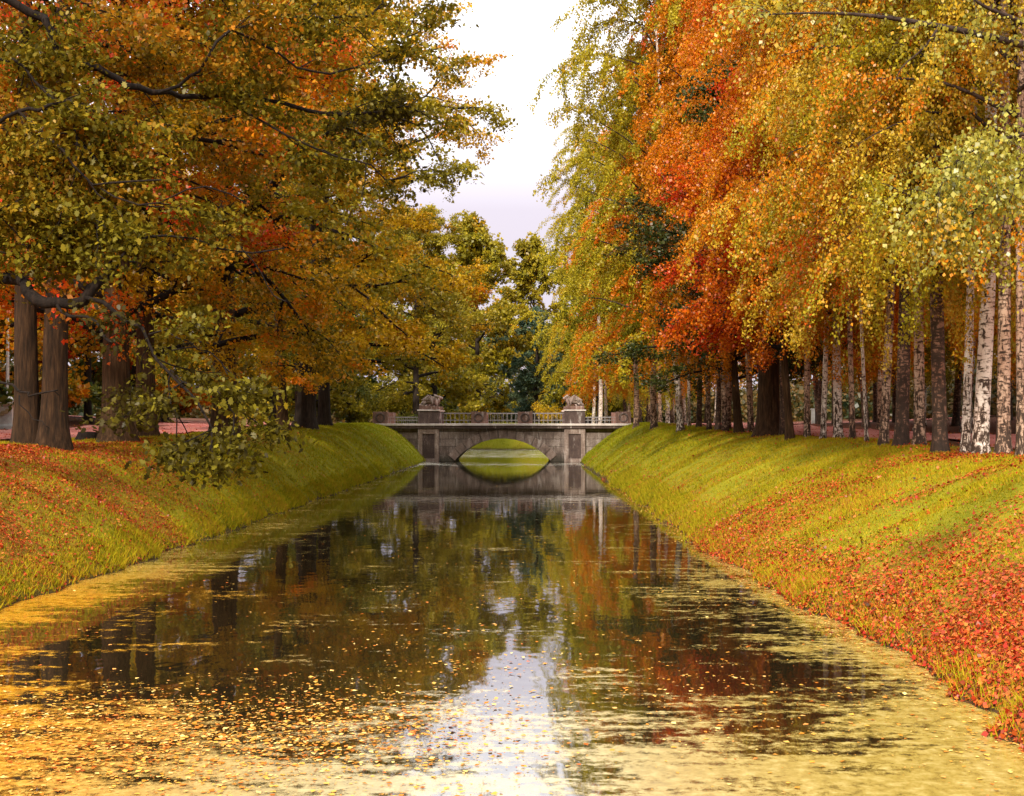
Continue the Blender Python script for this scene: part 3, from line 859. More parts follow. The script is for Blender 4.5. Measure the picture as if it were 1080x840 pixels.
# --- front row of birches on the right bank, read off the photograph from right to left
GR = 'birches in the front row on the right bank'
front = [  # photo column, width in px, bark, crown, proto, lean, label
    (1077, 11, 'birch_mid',   'leaf_birch',   'birch_a', 0.00, 'pale birch cut by the right edge of the photo, last of the front row'),
    (1058, 17, 'birch_mid',   'leaf_birch_y', 'birch_c', 0.00, 'grey brown birch trunk just right of the thickest white birch'),
    (1033, 20, 'birch_white', 'leaf_birch',   'birch_b', 0.01, 'thickest and whitest birch with black cross bands, near the right edge'),
    (1018, 11, 'birch_white', 'leaf_birch_y', 'birch_a', 0.02, 'slim pale birch touching the left side of the thickest white birch'),
    (992,  18, 'birch_dark',  'leaf_birch_o', 'birch_b', 0.00, 'broad dark birch with flared foot, left of the slim pale birch'),
    (970,  14, 'birch_mid',   'leaf_birch',   'birch_c', 0.00, 'white and brown mottled birch between two broad dark birches'),
    (951,  17, 'birch_dark',  'leaf_birch', 'birch_a', 0.00, 'broad dark brown birch with pale flecks, beside a leaning birch'),
    (932,  11, 'birch_mid',   'leaf_birch_y', 'birch_b', 0.06, 'birch with black and white bark leaning to the right'),
    (914,  4.5,'birch_white', 'leaf_birch',   'birch_f', -0.03, 'thinnest bright white birch stem, leaning slightly left'),
    (899,  7,  'birch_mid',   'leaf_birch_o', 'birch_f', 0.00, 'slim reddish birch left of the thinnest white stem'),
    (884,  11, 'birch_white', 'leaf_birch_o',   'birch_c', 0.00, 'sturdy white birch with dark blotches, between two slimmer birches'),
    (868,  7,  'birch_white', 'leaf_birch_r', 'birch_a', 0.02, 'slim white birch with a few black bands, left of a sturdy blotched one'),
    (851,  8,  'birch_mid',   'leaf_birch_r', 'birch_f', 0.00, 'tan birch with peeling bands, right of a pair of dark trunks'),
    (827,  10, 'birch_dark',  'leaf_birch_r', 'birch_c', 0.00, 'dark speckled birch touching the right side of the thick brown linden'),
    (792,  8,  'birch_mid',   'leaf_birch_o', 'birch_f', 0.00, 'pinkish birch directly left of the thick brown linden'),
    (765,  8,  'birch_mid',   'leaf_birch_r', 'birch_f', 0.00, 'rosy brown birch, third to the left of the thick brown linden'),
    (757,  7,  'birch_dark',  'leaf_birch_r', 'birch_f', 0.00, 'dark birch, fourth to the left of the thick brown linden'),
    (748,  6,  'birch_mid',   'leaf_birch_o', 'birch_f', 0.00, 'narrow grey birch, fifth to the left of the thick brown linden'),
    (737,  7,  'birch_dark',  'leaf_birch_o', 'birch_d', 0.00, 'near black birch at the back end of the front row'),
    (727,  4,  'birch_white', 'leaf_birch_y', 'birch_d', 0.00, 'thin pink white birch, farthest of the row before the bridge'),
]
rr = random.Random(5)
for (px, wpx, bark, lf, pr, ln, lab) in front:
    X0 = 8.8 + rr.uniform(-0.12, 0.12)
    Yd = X0*F_PX/(px - VPX)
    r = 0.5*wpx*Yd/F_PX
    place_tree('birch_tree', pr, X0, Yd, lab, 'tree', M[lf], M[bark], GR, 1.0, rr.uniform(0, 6.28), r/0.185*0.78, (ln, rr.uniform(-0.015, 0.015)), rr.uniform(0.95, 1.08))

# --- the broad trees among them
place_tree('linden_tree', 'linden', 8.75, 48.2, 'thick brown linden trunk with dark crown standing in the birch row', 'tree', M['leaf_dark'], M['oak_bark'], None, 0.85, 1.0, 1.15)
place_tree('maple_tree', 'broad_small', 8.4, 42.6, 'bright red and orange maple standing out of the birch row', 'tree', M['leaf_red'], M['oak_bark'], None, 0.88, 0.4, 0.8, (-0.05, 0))
place_tree('linden_tree', 'linden', 8.75, 55.2, 'dark green linden with slim trunk, second to the left of the thick brown linden', 'tree', M['leaf_dark'], M['oak_bark'], None, 0.84, 2.2, 0.5, (-0.06, 0), 0.66)
place_tree('birch_tree', 'birch_d', 9.4, 63.0, 'tall birch with glowing orange upper crown above the dark linden', 'tree', M['leaf_birch_o'], M['birch_mid'], None, 1.05, 0.9)
place_tree('birch_tree', 'birch_tall', 7.6, 66.0, 'tallest weeping birch whose olive streamers border the sky', 'tree', M['leaf_birch_y'], M['birch_white'], None, 1.05, 3.0, 0.8, (-0.05, 0))
place_tree('birch_tree', 'birch_e', 7.0, 86.0, 'orange gold birch right behind the dark linden, before the bridge', 'tree', M['leaf_birch_o'], M['birch_mid'], None, 0.92, 1.7)
place_tree('birch_tree', 'birch_e', 7.4, 78.0, 'olive gold birch next to the tallest weeping birch', 'tree', M['leaf_birch_y'], M['birch_mid'], None, 1.0, 4.1)
place_tree('birch_tree', 'birch_tall', 5.8, 107.0, 'olive birch beyond the bridge with loose streamers at the sky gap', 'tree', M['leaf_birch_y'], M['birch_white'], None, 0.92, 5.1, 1.0, (-0.02, 0))
place_tree('birch_tree', 'birch_e', 6.8, 116.0, 'low orange birch just beyond the right end of the bridge', 'tree', M['leaf_birch_o'], M['birch_white'], None, 0.72, 2.6)
place_tree('birch_tree', 'birch_d', 6.4, 131.0, 'slender olive birch far beyond the bridge, right of the sky gap', 'tree', M['leaf_birch_y'], M['birch_white'], None, 0.85, 0.3)

# --- rows of birches behind the front row
GB = 'birches in the rows behind the right bank'
k = 0
for row, (X0, y0, step) in enumerate(((18.6, 27, 4.4), (23.5, 34, 4.6), (28.5, 44, 5.2), (11.2, 106, 6.0), (15.0, 109, 7.0))):
    yy = y0
    while yy < (96 if row < 3 else 165):
        x_ = X0 + rr.uniform(-0.7, 0.7)
        bk = rr.choice(['birch_mid', 'birch_dark', 'birch_dark', 'birch_white'])
        place_tree('birch_tree', 'birch_f', x_, yy, 'distant birch in the dim rows behind the front row of birches', 'tree',
                   M[rr.choice(['leaf_birch', 'leaf_birch_o', 'leaf_birch_y', 'leaf_birch_o'])], M[bk], GB, rr.uniform(0.95, 1.1), rr.uniform(0, 6.28), rr.uniform(0.7, 1.1))
        yy += step*rr.uniform(0.8, 1.2); k += 1

# --- left bank
def twin_proto():
    return broad_proto(31, 22, 8.0, 5.0, 0.27, 100000, 0.11, 26, 0.08, twin=[(-0.30, 0.05, (-0.022, 0), 0.30), (0.34, -0.05, (0.018, 0.01), 0.32)])
PROTO['twin'] = twin_proto()
place_tree('maple_tree', 'twin', P(42, 449, 31)[0], 31.0, 'double trunked rusty maple at the left edge of the photo', 'tree', M['leaf_rust'], M['brown_bark'], None, 1.0, 0.0)
place_tree('maple_tree', 'broad_a', P(122, 449, 36.7)[0], 36.7, 'red and orange maple with a single brown trunk right of the double trunk', 'tree', M['leaf_mixed'], M['oak_bark'], None, 1.0, 0.7)
place_tree('maple_tree', 'broad_b', P(154, 449, 41.5)[0], 41.5, 'yellow orange maple with a leaf covered trunk close behind the red maple', 'tree', M['leaf_gold'], M['oak_bark'], None, 0.9, 2.0, 0.75)
place_tree('oak_tree', 'broad_b', -11.4, 50.0, 'tall olive oak hidden behind the hanging leafy branch', 'tree', M['leaf_olive'], M['oak_bark'], None, 1.05, 3.3)
place_tree('maple_tree', 'broad_c', P(322, 449, 67)[0], 67.0, 'golden maple with thick dark trunk above the bend of the left bank', 'tree', M['leaf_gold'], M['dark_bark'], None, 1.05, 1.2, 1.1)
place_tree('linden_tree', 'broad_c', P(298, 449, 64)[0], 64.0, 'lighter trunked linden touching the left of the golden maple', 'tree', M['leaf_gold'], M['oak_bark'], None, 0.8, 4.4, 0.8)
place_tree('oak_tree', 'broad_d', -12.0, 78.0, 'green and olive oak overhanging the left end of the bridge', 'tree', M['leaf_olive'], M['dark_bark'], None, 0.95, 0.2)
place_tree('linden_tree', 'broad_d', -15.5, 90.0, 'green linden beside the left end of the bridge', 'tree', M['leaf_green'], M['dark_bark'], None, 0.75, 5.2)
place_tree('maple_tree', 'broad_d', -9.4, 111.0, 'green gold maple just beyond the left half of the bridge', 'tree', M['leaf_olive'], M['dark_bark'], None, 0.82, 2.5)
place_tree('maple_tree', 'far_a', -8.9, 127.0, 'olive maple reaching furthest right behind the bridge railing', 'tree', M['leaf_olive'], M['dark_bark'], None, 0.85, 1.1)
place_tree('linden_tree', 'far_b', -13.0, 138.0, 'far green linden on the left of the sky gap', 'tree', M['leaf_green'], M['dark_bark'], None, 1.0, 3.9)

GL = 'trees in the park behind the left bank'
for row, (X0, y0, step) in enumerate(((-27, 40, 8.0), (-34, 52, 8.5), (-20, 108, 9.0))):
    yy = y0
    while yy < (100 if row < 2 else 150):
        xx_ = X0 + rr.uniform(-1, 1); yy_ = yy
        if row < 2 and -45 < VPX + xx_*F_PX/yy_ < 45: xx_ -= 3.5                # keep the view of the white pole open
        place_tree('linden_tree', 'far_a' if k % 2 else 'far_b', xx_, yy_, 'dim park tree far behind the left bank', 'tree',
                   M[rr.choice(['leaf_olive', 'leaf_green', 'leaf_orange'])], M['dark_bark'], GL, rr.uniform(0.8, 1.0), rr.uniform(0, 6.28), 0.8)
        yy += step*rr.uniform(0.85, 1.2); k += 1

# --- closing the avenue
place_tree('far_teal_tree', 'far_b', 0.9, 158.0, 'dark blue green tree in the middle, straight behind the bridge', 'tree', M['leaf_haze_teal'], M['dark_bark'], None, 0.62, 0.5, 1.6)  # broad-leaved form; its blue tone is haze put into the leaves
place_tree('far_sage_tree', 'far_a', 4.6, 168.0, 'grey green tree right of the dark middle tree behind the bridge', 'tree', M['leaf_haze_sage'], M['dark_bark'], None, 0.55, 1.5)  # its greyness is haze put into the leaf colour
place_tree('linden_tree', 'far_a', -3.4, 172.0, 'dull green tree left of the dark middle tree behind the bridge', 'tree', M['leaf_haze_sage'], M['dark_bark'], None, 0.62, 2.5)
place_tree('linden_tree', 'far_b', 1.0, 186.0, 'olive crowned tree closing the foot of the sky gap', 'tree', M['leaf_olive'], M['dark_bark'], None, 1.17, 3.5)
place_tree('linden_tree', 'far_b', -5.8, 153.0, 'olive gold tree just left of the dark middle tree behind the bridge', 'tree', M['leaf_olive'], M['dark_bark'], None, 1.08, 2.2)
place_tree('linden_tree', 'far_a', 8.2, 152.0, 'olive gold tree just right of the grey green tree behind the bridge', 'tree', M['leaf_olive'], M['dark_bark'], None, 1.0, 0.9)
place_tree('linden_tree', 'far_a', 8.5, 190.0, 'olive tree behind the far right birches at the end of the avenue', 'tree', M['leaf_olive'], M['dark_bark'], None, 1.0, 4.5)
place_tree('linden_tree', 'far_b', -10.0, 192.0, 'olive tree behind the far left trees at the end of the avenue', 'tree', M['leaf_olive'], M['dark_bark'], None, 1.0, 5.5)

# --- far woods that read as one mass
rng = np.random.default_rng(404)
def woods():
    cw = Crown(rng)
    def clump(x, y, z, s, n):
        p = np.array([[x, y, z], [x + rng.normal(0, 1), y, z + rng.normal(0, .6)]])
        cw.spray(p, n, s, s*0.6, 0.55, rng.random())
    for (x0, x1, y0, y1, n) in ((-62, -40, 30, 210, 420), (33, 56, 30, 210, 420), (-45, 45, 205, 240, 420)):
        for _ in range(n):
            x = rng.uniform(x0, x1); y = rng.uniform(y0, y1)
            z = 2.7 + rng.random()**1.3*17
            clump(x, y, z, 1.7, 62)
            for _k in range(5): clump(rng.uniform(x0, x1), rng.uniform(y0, y1), 2.2 + rng.random()*4.5, 1.8, 60)
    return cw.mesh('distant_woods', 0.85)
wd = link_mesh('distant_woods', woods(), M['leaf_woods'])
tag(wd, 'dark mass of woods beyond the rows of trees', 'woods', None, 'stuff')

# --- near oak on the left, trunk outside the frame, limbs over the water
def spline(pts, k):
    pts = np.array(pts, float)
    t = np.linspace(0, len(pts) - 1, k); i = np.clip(t.astype(int), 0, len(pts) - 2); f = (t - i)[:, None]
    p0 = pts[np.maximum(i - 1, 0)]; p1 = pts[i]; p2 = pts[i + 1]; p3 = pts[np.minimum(i + 2, len(pts) - 1)]
    return 0.5*((2*p1) + (p2 - p0)*f + (2*p0 - 5*p1 + 4*p2 - p3)*f**2 + (3*p1 - p0 - 3*p2 + p3)*f**3)

HERO = np.array([-11.6, 20.5, float(height(-11.6, 20.5))])
def pxline(lst):
    return [P(px, py, y) for (px, py, y) in lst]
def hero_extra(rng, br, cw, twigs):
    tk = lambda h: np.array([-11.6 + 0.01*h, 20.5, HERO[2] + h])
    limbs = [  # (list of points, r0, r1, twigs per metre, mean twig length)
        ([tk(2.6)] + pxline([(0,292,20.2),(27,305,20),(50,320,19.8),(68,320,19.7),(93,312,19.6),(113,290,19.6),(121,278,19.6)]), 0.22, 0.07, 0.10),
        (pxline([(90,314,19.6),(110,322,19.5),(133,340,19.3),(157,353,19.2),(163,373,19.1),(180,390,19.0),(206,414,18.8),(222,446,18.6),(224,478,18.4)]), 0.075, 0.012, 2.0),
        (pxline([(60,322,19.7),(70,333,19.5),(93,336,19.4),(105,354,19.2),(117,361,19.1)]), 0.055, 0.02, 0.1),
        (pxline([(180,390,19.0),(202,402,18.5),(230,415,18.2),(248,436,18.0)]), 0.03, 0.008, 3.0),
        (pxline([(180,390,19.0),(178,415,18.8),(190,440,18.7),(186,462,18.6)]), 0.025, 0.008, 2.6),
        (pxline([(157,353,19.2),(185,362,19.1),(215,372,19.0),(240,395,18.9)]), 0.03, 0.008, 2.6),
        (pxline([(121,278,19.6),(143,257,19.8),(167,250,20),(210,247,20.2),(253,260,20.5),(300,262,21)]), 0.05, 0.012, 1.1),
        (pxline([(253,260,20.5),(268,275,20.3),(284,308,20.2),(302,318,20.1)]), 0.025, 0.008, 0.5),
        ([tk(6.0)] + pxline([(-60,-20,20.6),(31,12,20.8),(50,31,20.8),(62,56,20.9),(99,72,21),(130,93,21.2),(167,98,21.5),(198,102,22),(238,107,22.5),(306,116,23),(362,124,23.6),(400,117,24),(425,112,24.3),(448,118,24.6)]), 0.17, 0.012, 2.4),
        (pxline([(167,98,21.5),(198,80,21.4),(213,70,21.4),(230,44,21.5),(258,40,21.8),(300,64,22.2),(331,74,22.6),(362,77,23),(395,62,23.4),(425,40,24),(440,12,24.5)]), 0.06, 0.010, 2.6),
        (pxline([(238,107,22.5),(290,140,22.4),(331,158,22.6),(365,169,22.8),(387,173,23),(410,196,23.2),(432,186,23.4)]), 0.045, 0.010, 2.0),
        ([tk(4.4)] + pxline([(-40,146,20.4),(0,128,20),(45,107,19.6),(80,112,19.3)]), 0.09, 0.02, 2.0),
        (pxline([(20,118,19.8),(56,146,19.6),(77,173,19.5),(105,198,19.4),(133,186,19.3),(170,190,19.3)]), 0.05, 0.012, 1.0),
        (pxline([(105,198,19.4),(150,212,19.2),(205,200,19.2),(260,215,19.6)]), 0.03, 0.010, 0.9),
        ([tk(1.6)] + pxline([(0,406,19.0),(21,418,18.8),(40,420,18.7),(62,417,18.6)]), 0.05, 0.008, 0.15),
        (pxline([(21,418,18.8),(36,438,18.6),(52,452,18.5)]), 0.02, 0.006, 0.8),
        ([tk(7.5)] + pxline([(60,-60,21.5),(180,-30,22.5),(270,10,23.3),(330,20,24),(380,15,24.6),(410,-10,25.2)]), 0.12, 0.012, 2.4),
    ]
    limbs += [
        ([tk(5.2)] + pxline([(-40,215,20.3),(0,222,20),(40,214,19.8),(82,226,19.7),(112,242,19.6)]), 0.06, 0.012, 4.0),
        ([tk(6.6)] + pxline([(-30,60,20.6),(15,66,20.2),(45,96,20),(72,134,19.9),(84,160,19.8)]), 0.06, 0.012, 4.0),
        ([tk(5.8)] + pxline([(-20,170,20.8),(30,176,20.6),(70,168,20.5),(120,180,20.5)]), 0.05, 0.012, 4.0),
        ([tk(4.6)] + pxline([(-20,255,20.6),(20,262,20.4),(62,252,20.4)]), 0.04, 0.012, 4.0),
    ]
    for pts, ra, rb, dens in limbs:
        L = sum(np.linalg.norm(np.array(pts[i+1]) - np.array(pts[i])) for i in range(len(pts) - 1))
        c = spline([p - HERO for p in pts], max(8, int(L*3)))
        jit = rng.normal(0, 0.06, (len(c) - 2, 3)); jit = (jit + np.roll(jit, 1, 0) + np.roll(jit, -1, 0))/2.2
        c[1:-1] += jit
        br.add(c, (rb + (ra*0.44 - rb)*(1 - np.linspace(0, 1, len(c)))**0.8)*(1 + 0.07*np.sin(np.arange(len(c))*1.3)), 10)
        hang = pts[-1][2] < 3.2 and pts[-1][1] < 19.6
        lc = -0.75 if hang else rng.random()*0.6 + 0.1  # drooping leaves are browner, with shade put into their colour against the sun
        for q_ in range(int(L*dens)):
            ts = 0.12 + 0.88*rng.random()
            q, dq = along(c, ts)
            if (q + HERO)[0] < -9.5 and rng.random() < 0.4: continue
            ds = norm(dq*0.7 + rng.normal(0, 0.7, 3)*np.array([1, 1, 0.45]))
            if not hang and ds[1] < -0.1 and rng.random() < 0.7: ds[1] = -ds[1]
            sub = wander(rng, q, ds, rng.uniform(0.5, 1.3), 4, 0.2, (0, 0, -0.03))
            br.add(sub, np.linspace(0.013, 0.005, 5), 4)
            for w in range(3):
                q2, d2 = along(sub, rng.uniform(0.3, 1))
                tw = wander(rng, q2, norm(d2 + rng.normal(0, 0.6, 3)), rng.uniform(0.25, 0.6), 3, 0.15, (0, 0, -0.08))
                br.add(tw, np.array([0.006, 0.005, 0.004, 0.002]), 3)
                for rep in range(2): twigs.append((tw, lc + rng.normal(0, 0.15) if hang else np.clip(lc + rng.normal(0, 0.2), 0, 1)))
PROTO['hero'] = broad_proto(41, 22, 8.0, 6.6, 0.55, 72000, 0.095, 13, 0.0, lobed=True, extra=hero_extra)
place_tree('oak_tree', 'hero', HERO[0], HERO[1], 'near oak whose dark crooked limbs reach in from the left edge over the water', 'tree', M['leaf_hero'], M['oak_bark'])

# --- near birch on the right, trunk outside the frame
RB = np.array([9.6, 16.0, float(height(9.6, 16.0))])
def right_near():
    rng = np.random.default_rng(51)
    tr, br0, cw0 = None, Tubes(), Crown(rng)
    H = 20.0
    zz = np.concatenate([np.linspace(-0.3, 1.6, 8), np.linspace(2.0, H, 14)])
    rad = 0.2*(1 - 0.9*np.clip(zz/H, 0, 1)) + 0.11*np.exp(-np.clip(zz, 0, 99)/0.22)
    tb = Tubes(); tb.add(np.stack([0.1*np.sin(zz*0.3), 0.08*np.sin(zz*0.4+1), zz], 1), rad, 12, 0.1)
    tk = lambda h: np.array([9.6, 16.0, RB[2] + h])
    limbs = [
        ([tk(5.0)] + pxline([(1180,75,15.4),(1080,48,15),(1030,36,14.8),(980,26,14.6),(920,17,14.5),(860,14,14.4),(800,16,14.4)]), 0.06, 0.006, 3.0, 0.9),
        ([tk(4.8)] + pxline([(1130,40,15),(1070,20,14.8),(1035,5,14.6),(1010,-15,14.5)]), 0.045, 0.008, 2.0, 0.9),
        (pxline([(990,28,14.6),(975,50,14.5),(952,70,14.4),(945,84,14.4)]), 0.014, 0.004, 2.0, 0.6),
        ([tk(3.6)] + pxline([(1150,140,15),(1090,140,14.6),(1050,150,14.3),(1015,165,14.0),(995,190,13.9),(985,215,13.8)]), 0.03, 0.005, 7.0, 0.9),
        ([tk(3.2)] + pxline([(1150,190,15),(1100,185,14.6),(1060,200,14.2),(1030,220,14.0),(1010,250,13.9)]), 0.025, 0.005, 6.0, 0.8),
        (pxline([(1100,150,14.6),(1075,185,14.2),(1060,230,14.1),(1055,262,14)]), 0.015, 0.004, 5.0, 0.6),
        ([tk(6.5)] + pxline([(1150,-40,15.5),(1050,-60,15),(950,-50,14.8),(880,-20,14.8)]), 0.05, 0.008, 3.0, 1.2),
    ]
    for pts, ra, rb, dens, sl in limbs:
        L = sum(np.linalg.norm(np.array(pts[i+1]) - np.array(pts[i])) for i in range(len(pts) - 1))
        c = spline([p - RB for p in pts], max(8, int(L*3)))
        br0.add(c, np.linspace(ra, rb, len(c)), 7)
        for q_ in range(int(L*dens)):
            q, dq = along(c, 0.2 + 0.8*rng.random())
            st = wander(rng, q, norm(dq*0.6 + rng.normal(0, 0.6, 3)), rng.uniform(0.4, 1.0)*sl, 5, 0.12, (0, 0, -0.2), (0, 0, -0.15))
            br0.add(st, np.linspace(0.005, 0.002, 6), 3)
            cw0.strings(st, int(30*dens/3), 0.08, 0.058, rng.random())
    # the rest of its crown, above and outside the frame
    for i_ in range(26):
        t = (i_ + .5)/26; h = 7 + 12.5*t; az = i_*2.4
        d = np.array([math.cos(az)*0.8, math.sin(az)*0.8, 0.6])
        limb = wander(rng, (0, 0, h), d, 4.2*(1 - 0.6*t), 7, 0.1, (0, 0, 0), (0, 0, -0.15))
        br0.add(limb, np.linspace(0.045, 0.008, 8), 5)
        for s in range(7):
            q, dq = along(limb, 0.3 + 0.7*rng.random())
            st = wander(rng, q, norm(dq + rng.normal(0, 0.5, 3)), rng.uniform(0.8, 2.0), 5, 0.1, (0, 0, -0.25))
            br0.add(st, np.linspace(0.006, 0.002, 6), 3)
            cw0.strings(st, 90, 0.12, 0.085, rng.random())
    return [tb.mesh('trunk')], br0.mesh('branches'), cw0.mesh('crown', 0.8)
PROTO['right_near'] = right_near()
place_tree('birch_tree', 'right_near', RB[0], RB[1], 'near birch outside the right edge, only its pale green hanging leaves and bare branch seen', 'tree', M['leaf_birch_g'], M['birch_white'])

# ------------------------------------------------------------------ ground cover
def scatter_xy(n, x0, x1, y0, y1, pw=1.0):
    y = y0 + (y1 - y0)*rng.random(n)**pw
    return rng.uniform(x0, x1, n), y
def surf_normal(x, y):
    e_ = 0.15
    return norm(np.stack([-(height(x+e_, y) - height(x-e_, y))/(2*e_), -(height(x, y+e_) - height(x, y-e_))/(2*e_), np.ones_like(x)], 1))

def grass():
    parts = []
    for (x0, x1, y0, y1, n, pw) in ((3.75, 9.4, 9, 32, 120000, 1.0), (3.75, 9.4, 32, 100, 80000, 1.25), (-13.5, -7.4, 14, 42, 95000, 1.0), (-13.5, -7.4, 42, 100, 70000, 1.25), (-7, 4, 146, 154, 6000, 1.0), (3.45, 4.6, 9, 60, 70000, 1.3), (-8.0, -7.3, 14, 70, 42000, 1.3)):
        x, y = scatter_xy(n, x0, x1, y0, y1, pw)
        keep = rng.random(n) > 0.62*litter(x, y)
        parts.append((x[keep], y[keep]))
    x = np.concatenate([p[0] for p in parts]); y = np.concatenate([p[1] for p in parts])
    z = height(x, y)
    ok = z > 0.0
    x, y, z = x[ok], y[ok], z[ok]
    n = len(x)
    d = np.where(x > -2, x - er_at(y), EL - x)
    far = np.clip((y - 12)/60, 0, 1)
    h = (0.055 + 0.05*far)*rng.uniform(0.5, 1.4, n)*(0.35 + 1.5*fnoise(x, y, 1.1)**1.4) + 0.17*np.exp(-np.clip(d, 0, 9)/0.30)*rng.random(n)**1.5
    w = 0.007 + 0.020*far
    a = rng.random(n)*6.283
    base = np.stack([x, y, z - 0.01], 1)
    s = np.stack([np.cos(a), np.sin(a), np.zeros(n)], 1)*w[:, None]
    tip = base + np.stack([rng.normal(0, 0.45, n)*h, rng.normal(0, 0.45, n)*h, h], 1)
    V = np.stack([base - s, base + s, tip], 1).reshape(-1, 3)
    me = np_mesh('grass', V, np.arange(n*3), 3)
    face_attr(me, 'rnd', rng.random(n))
    return me
tag(link_mesh('grass', grass(), M['grass']), 'short yellow green grass on both banks', 'grass', None, 'stuff')

def fallen():
    xs_, ys_ = [], []
    for (x0, x1, y0, y1, n, pw, thr) in ((3.5, 9.6, 9.5, 30, 270000, 1.0, 1.0), (3.6, 9.6, 30, 96, 90000, 1.3, 0.8), (-13.5, -7.4, 13, 44, 230000, 1.0, 1.0), (-13.5, -7.4, 44, 90, 40000, 1.2, 0.7), (9.4, 17, 20, 90, 24000, 1.2, 9), (-24, -13.5, 28, 90, 22000, 1.2, 9)):
        x, y = scatter_xy(n, x0, x1, y0, y1, pw)
        p = litter(x, y)**1.3*thr*0.9 + 0.02 if thr < 5 else np.full(n, 0.55)
        k_ = rng.random(n) < p
        xs_.append(x[k_]); ys_.append(y[k_])
    x = np.concatenate(xs_); y = np.concatenate(ys_); z = height(x, y)
    ok = z > -0.02
    x, y, z = x[ok], y[ok], z[ok]; n = len(x)
    N = norm(surf_normal(x, y) + rng.normal(0, 0.5, (n, 3)))
    A = norm(np.cross(N, rng.normal(0, 1, (n, 3))))
    L = (0.022 + 0.048*rng.random(n)**1.8)*np.where(y > 45, 1.4, 1.0)
    Q = leaf_quads(np.stack([x, y, z + rng.uniform(0.012, 0.06, n)], 1), A, N, L, L*0.85, -0.15)
    me = np_mesh('fallen_leaves', Q.reshape(-1, 3), np.arange(n*4), 4)
    face_attr(me, 'rnd', rng.random(n)); face_attr(me, 'limb', np.zeros(n))
    return me
tag(link_mesh('fallen_leaves', fallen(), M['litter']), 'red and orange leaves lying on the grass of both banks', 'leaves', None, 'stuff')

def floating():
    xs_, ys_ = [], []
    n = 190000
    x = rng.uniform(-7.4, 4.3, n); y = 8.5 + 26*rng.random(n)**1.5
    band = np.exp(-(((y - (11.6 + 0.10*x))/1.5)**2))*np.clip((0.6 - x)/2.5, 0.06, 1)
    sc = 0.004 + 0.5*np.clip(fnoise(x, y, 0.6) - 0.52, 0, 1)*np.clip((26 - y)/12, 0, 1)
    k_ = rng.random(n) < 0.85*band + sc
    xs_.append(x[k_]); ys_.append(y[k_])
    n = 26000
    x = rng.uniform(-7.4, 3.8, n); y = rng.uniform(24, 95, n)
    k_ = rng.random(n) < 0.8*np.clip(fnoise(x, y, 0.35) - 0.55, 0, 1)
    xs_.append(x[k_]); ys_.append(y[k_])
    n = 3000                                                  # a fringe of leaves caught against the right bank
    y = rng.uniform(9, 60, n); x = er_at(y) - np.abs(rng.normal(0, 0.22, n)) - edge_wobble(y)
    xs_.append(x); ys_.append(y)
    x = np.concatenate(xs_); y = np.concatenate(ys_); n = len(x)
    N = norm(np.array([0, 0, 1.0]) + rng.normal(0, 0.10, (n, 3)))
    A = norm(np.cross(N, rng.normal(0, 1, (n, 3))))
    L = 0.014 + 0.052*rng.random(n)**2.5
    Q = leaf_quads(np.stack([x, y, rng.uniform(0.006, 0.012, n)], 1), A, N, L, L*0.8, 0.06)
    me = np_mesh('floating_leaves', Q.reshape(-1, 3), np.arange(n*4), 4)
    face_attr(me, 'rnd', rng.random(n)); face_attr(me, 'limb', np.zeros(n))
    return me
tag(link_mesh('floating_leaves', floating(), M['float_leaf']), 'yellow and orange leaves floating on the canal', 'leaves', None, 'stuff')

# ------------------------------------------------------------------ bridge
BY0, BY1 = 97.0, 103.0
def bX(px): return (px - VPX)*BY0/F_PX
def bZ(py): return CAM_H - (py - HZ)*BY0/F_PX
bridge = empty('stone_bridge', (-1.85, BY0, 0))
tag(bridge, 'low stone bridge with a single arch and railings across the canal', 'bridge')
OFF = Vector((-1.85, BY0, 0))
def bpart(bm, name, mat, bevel=0.0, parent=bridge):
    o = bm.build(name, mat, parent, bevel)
    o.location = -OFF if parent is bridge else (0, 0, 0)
    return o
xa0, xa1 = bX(480), bX(580); zs, zc = 0.12, bZ(462.5)
xc = (xa0 + xa1)/2; hs = (xa1 - xa0)/2; rise = zc - zs
AR = (hs*hs + rise*rise)/(2*rise); zo = zc - AR
a0 = math.asin(hs/AR)
arc = [(xc + AR*math.sin(a), zo + AR*math.cos(a)) for a in np.linspace(-a0, a0, 25)]
ZT = 2.42
b = BM(); b.prism([(-8.0, -0.9), (xa0, -0.9)] + arc + [(xa1, -0.9), (4.1, -0.9), (4.1, ZT), (-8.0, ZT)], BY0 + 0.14, BY1 - 0.14)
bpart(b, 'wall', M['stone'])
b = BM(); b.box(-15.0, -8.06, BY0 + 0.22, BY1 - 0.22, -0.9, ZT); bpart(b, 'wing_wall', M['stone'])
b = BM(); b.box(4.16, 9.6, BY0 + 0.22, BY1 - 0.22, -0.9, ZT); bpart(b, 'wing_wall', M['stone'])
# ring of arch stones, both faces
nv = 13
for f0, f1 in ((BY0 + 0.06, BY0 + 0.32), (BY1 - 0.32, BY1 - 0.06)):
    b = BM(); ro = AR + 0.62
    for i_ in range(nv):
        t0 = -a0*1.02 + 2*a0*1.02*(i_ + 0.05)/nv; t1 = -a0*1.02 + 2*a0*1.02*(i_ + 0.95)/nv
        key = 0.05 if i_ == nv//2 else 0.0
        tm_ = (t0 + t1)/2
        q = [(xc + r_*math.sin(t), zo + r_*math.cos(t)) for r_, t in ((AR - 0.012, t0), (AR - 0.012, tm_), (AR - 0.012, t1), (ro + key, t1), (ro + key, tm_), (ro + key, t0))]
        b.prism([(x_, min(z_, ZT - 0.02)) for x_, z_ in q], f0 - (key if f0 < 100 else 0), f1 + (key if f0 > 100 else 0))
    bpart(b, 'arch_ring', M['stone_plain'], 0.015)
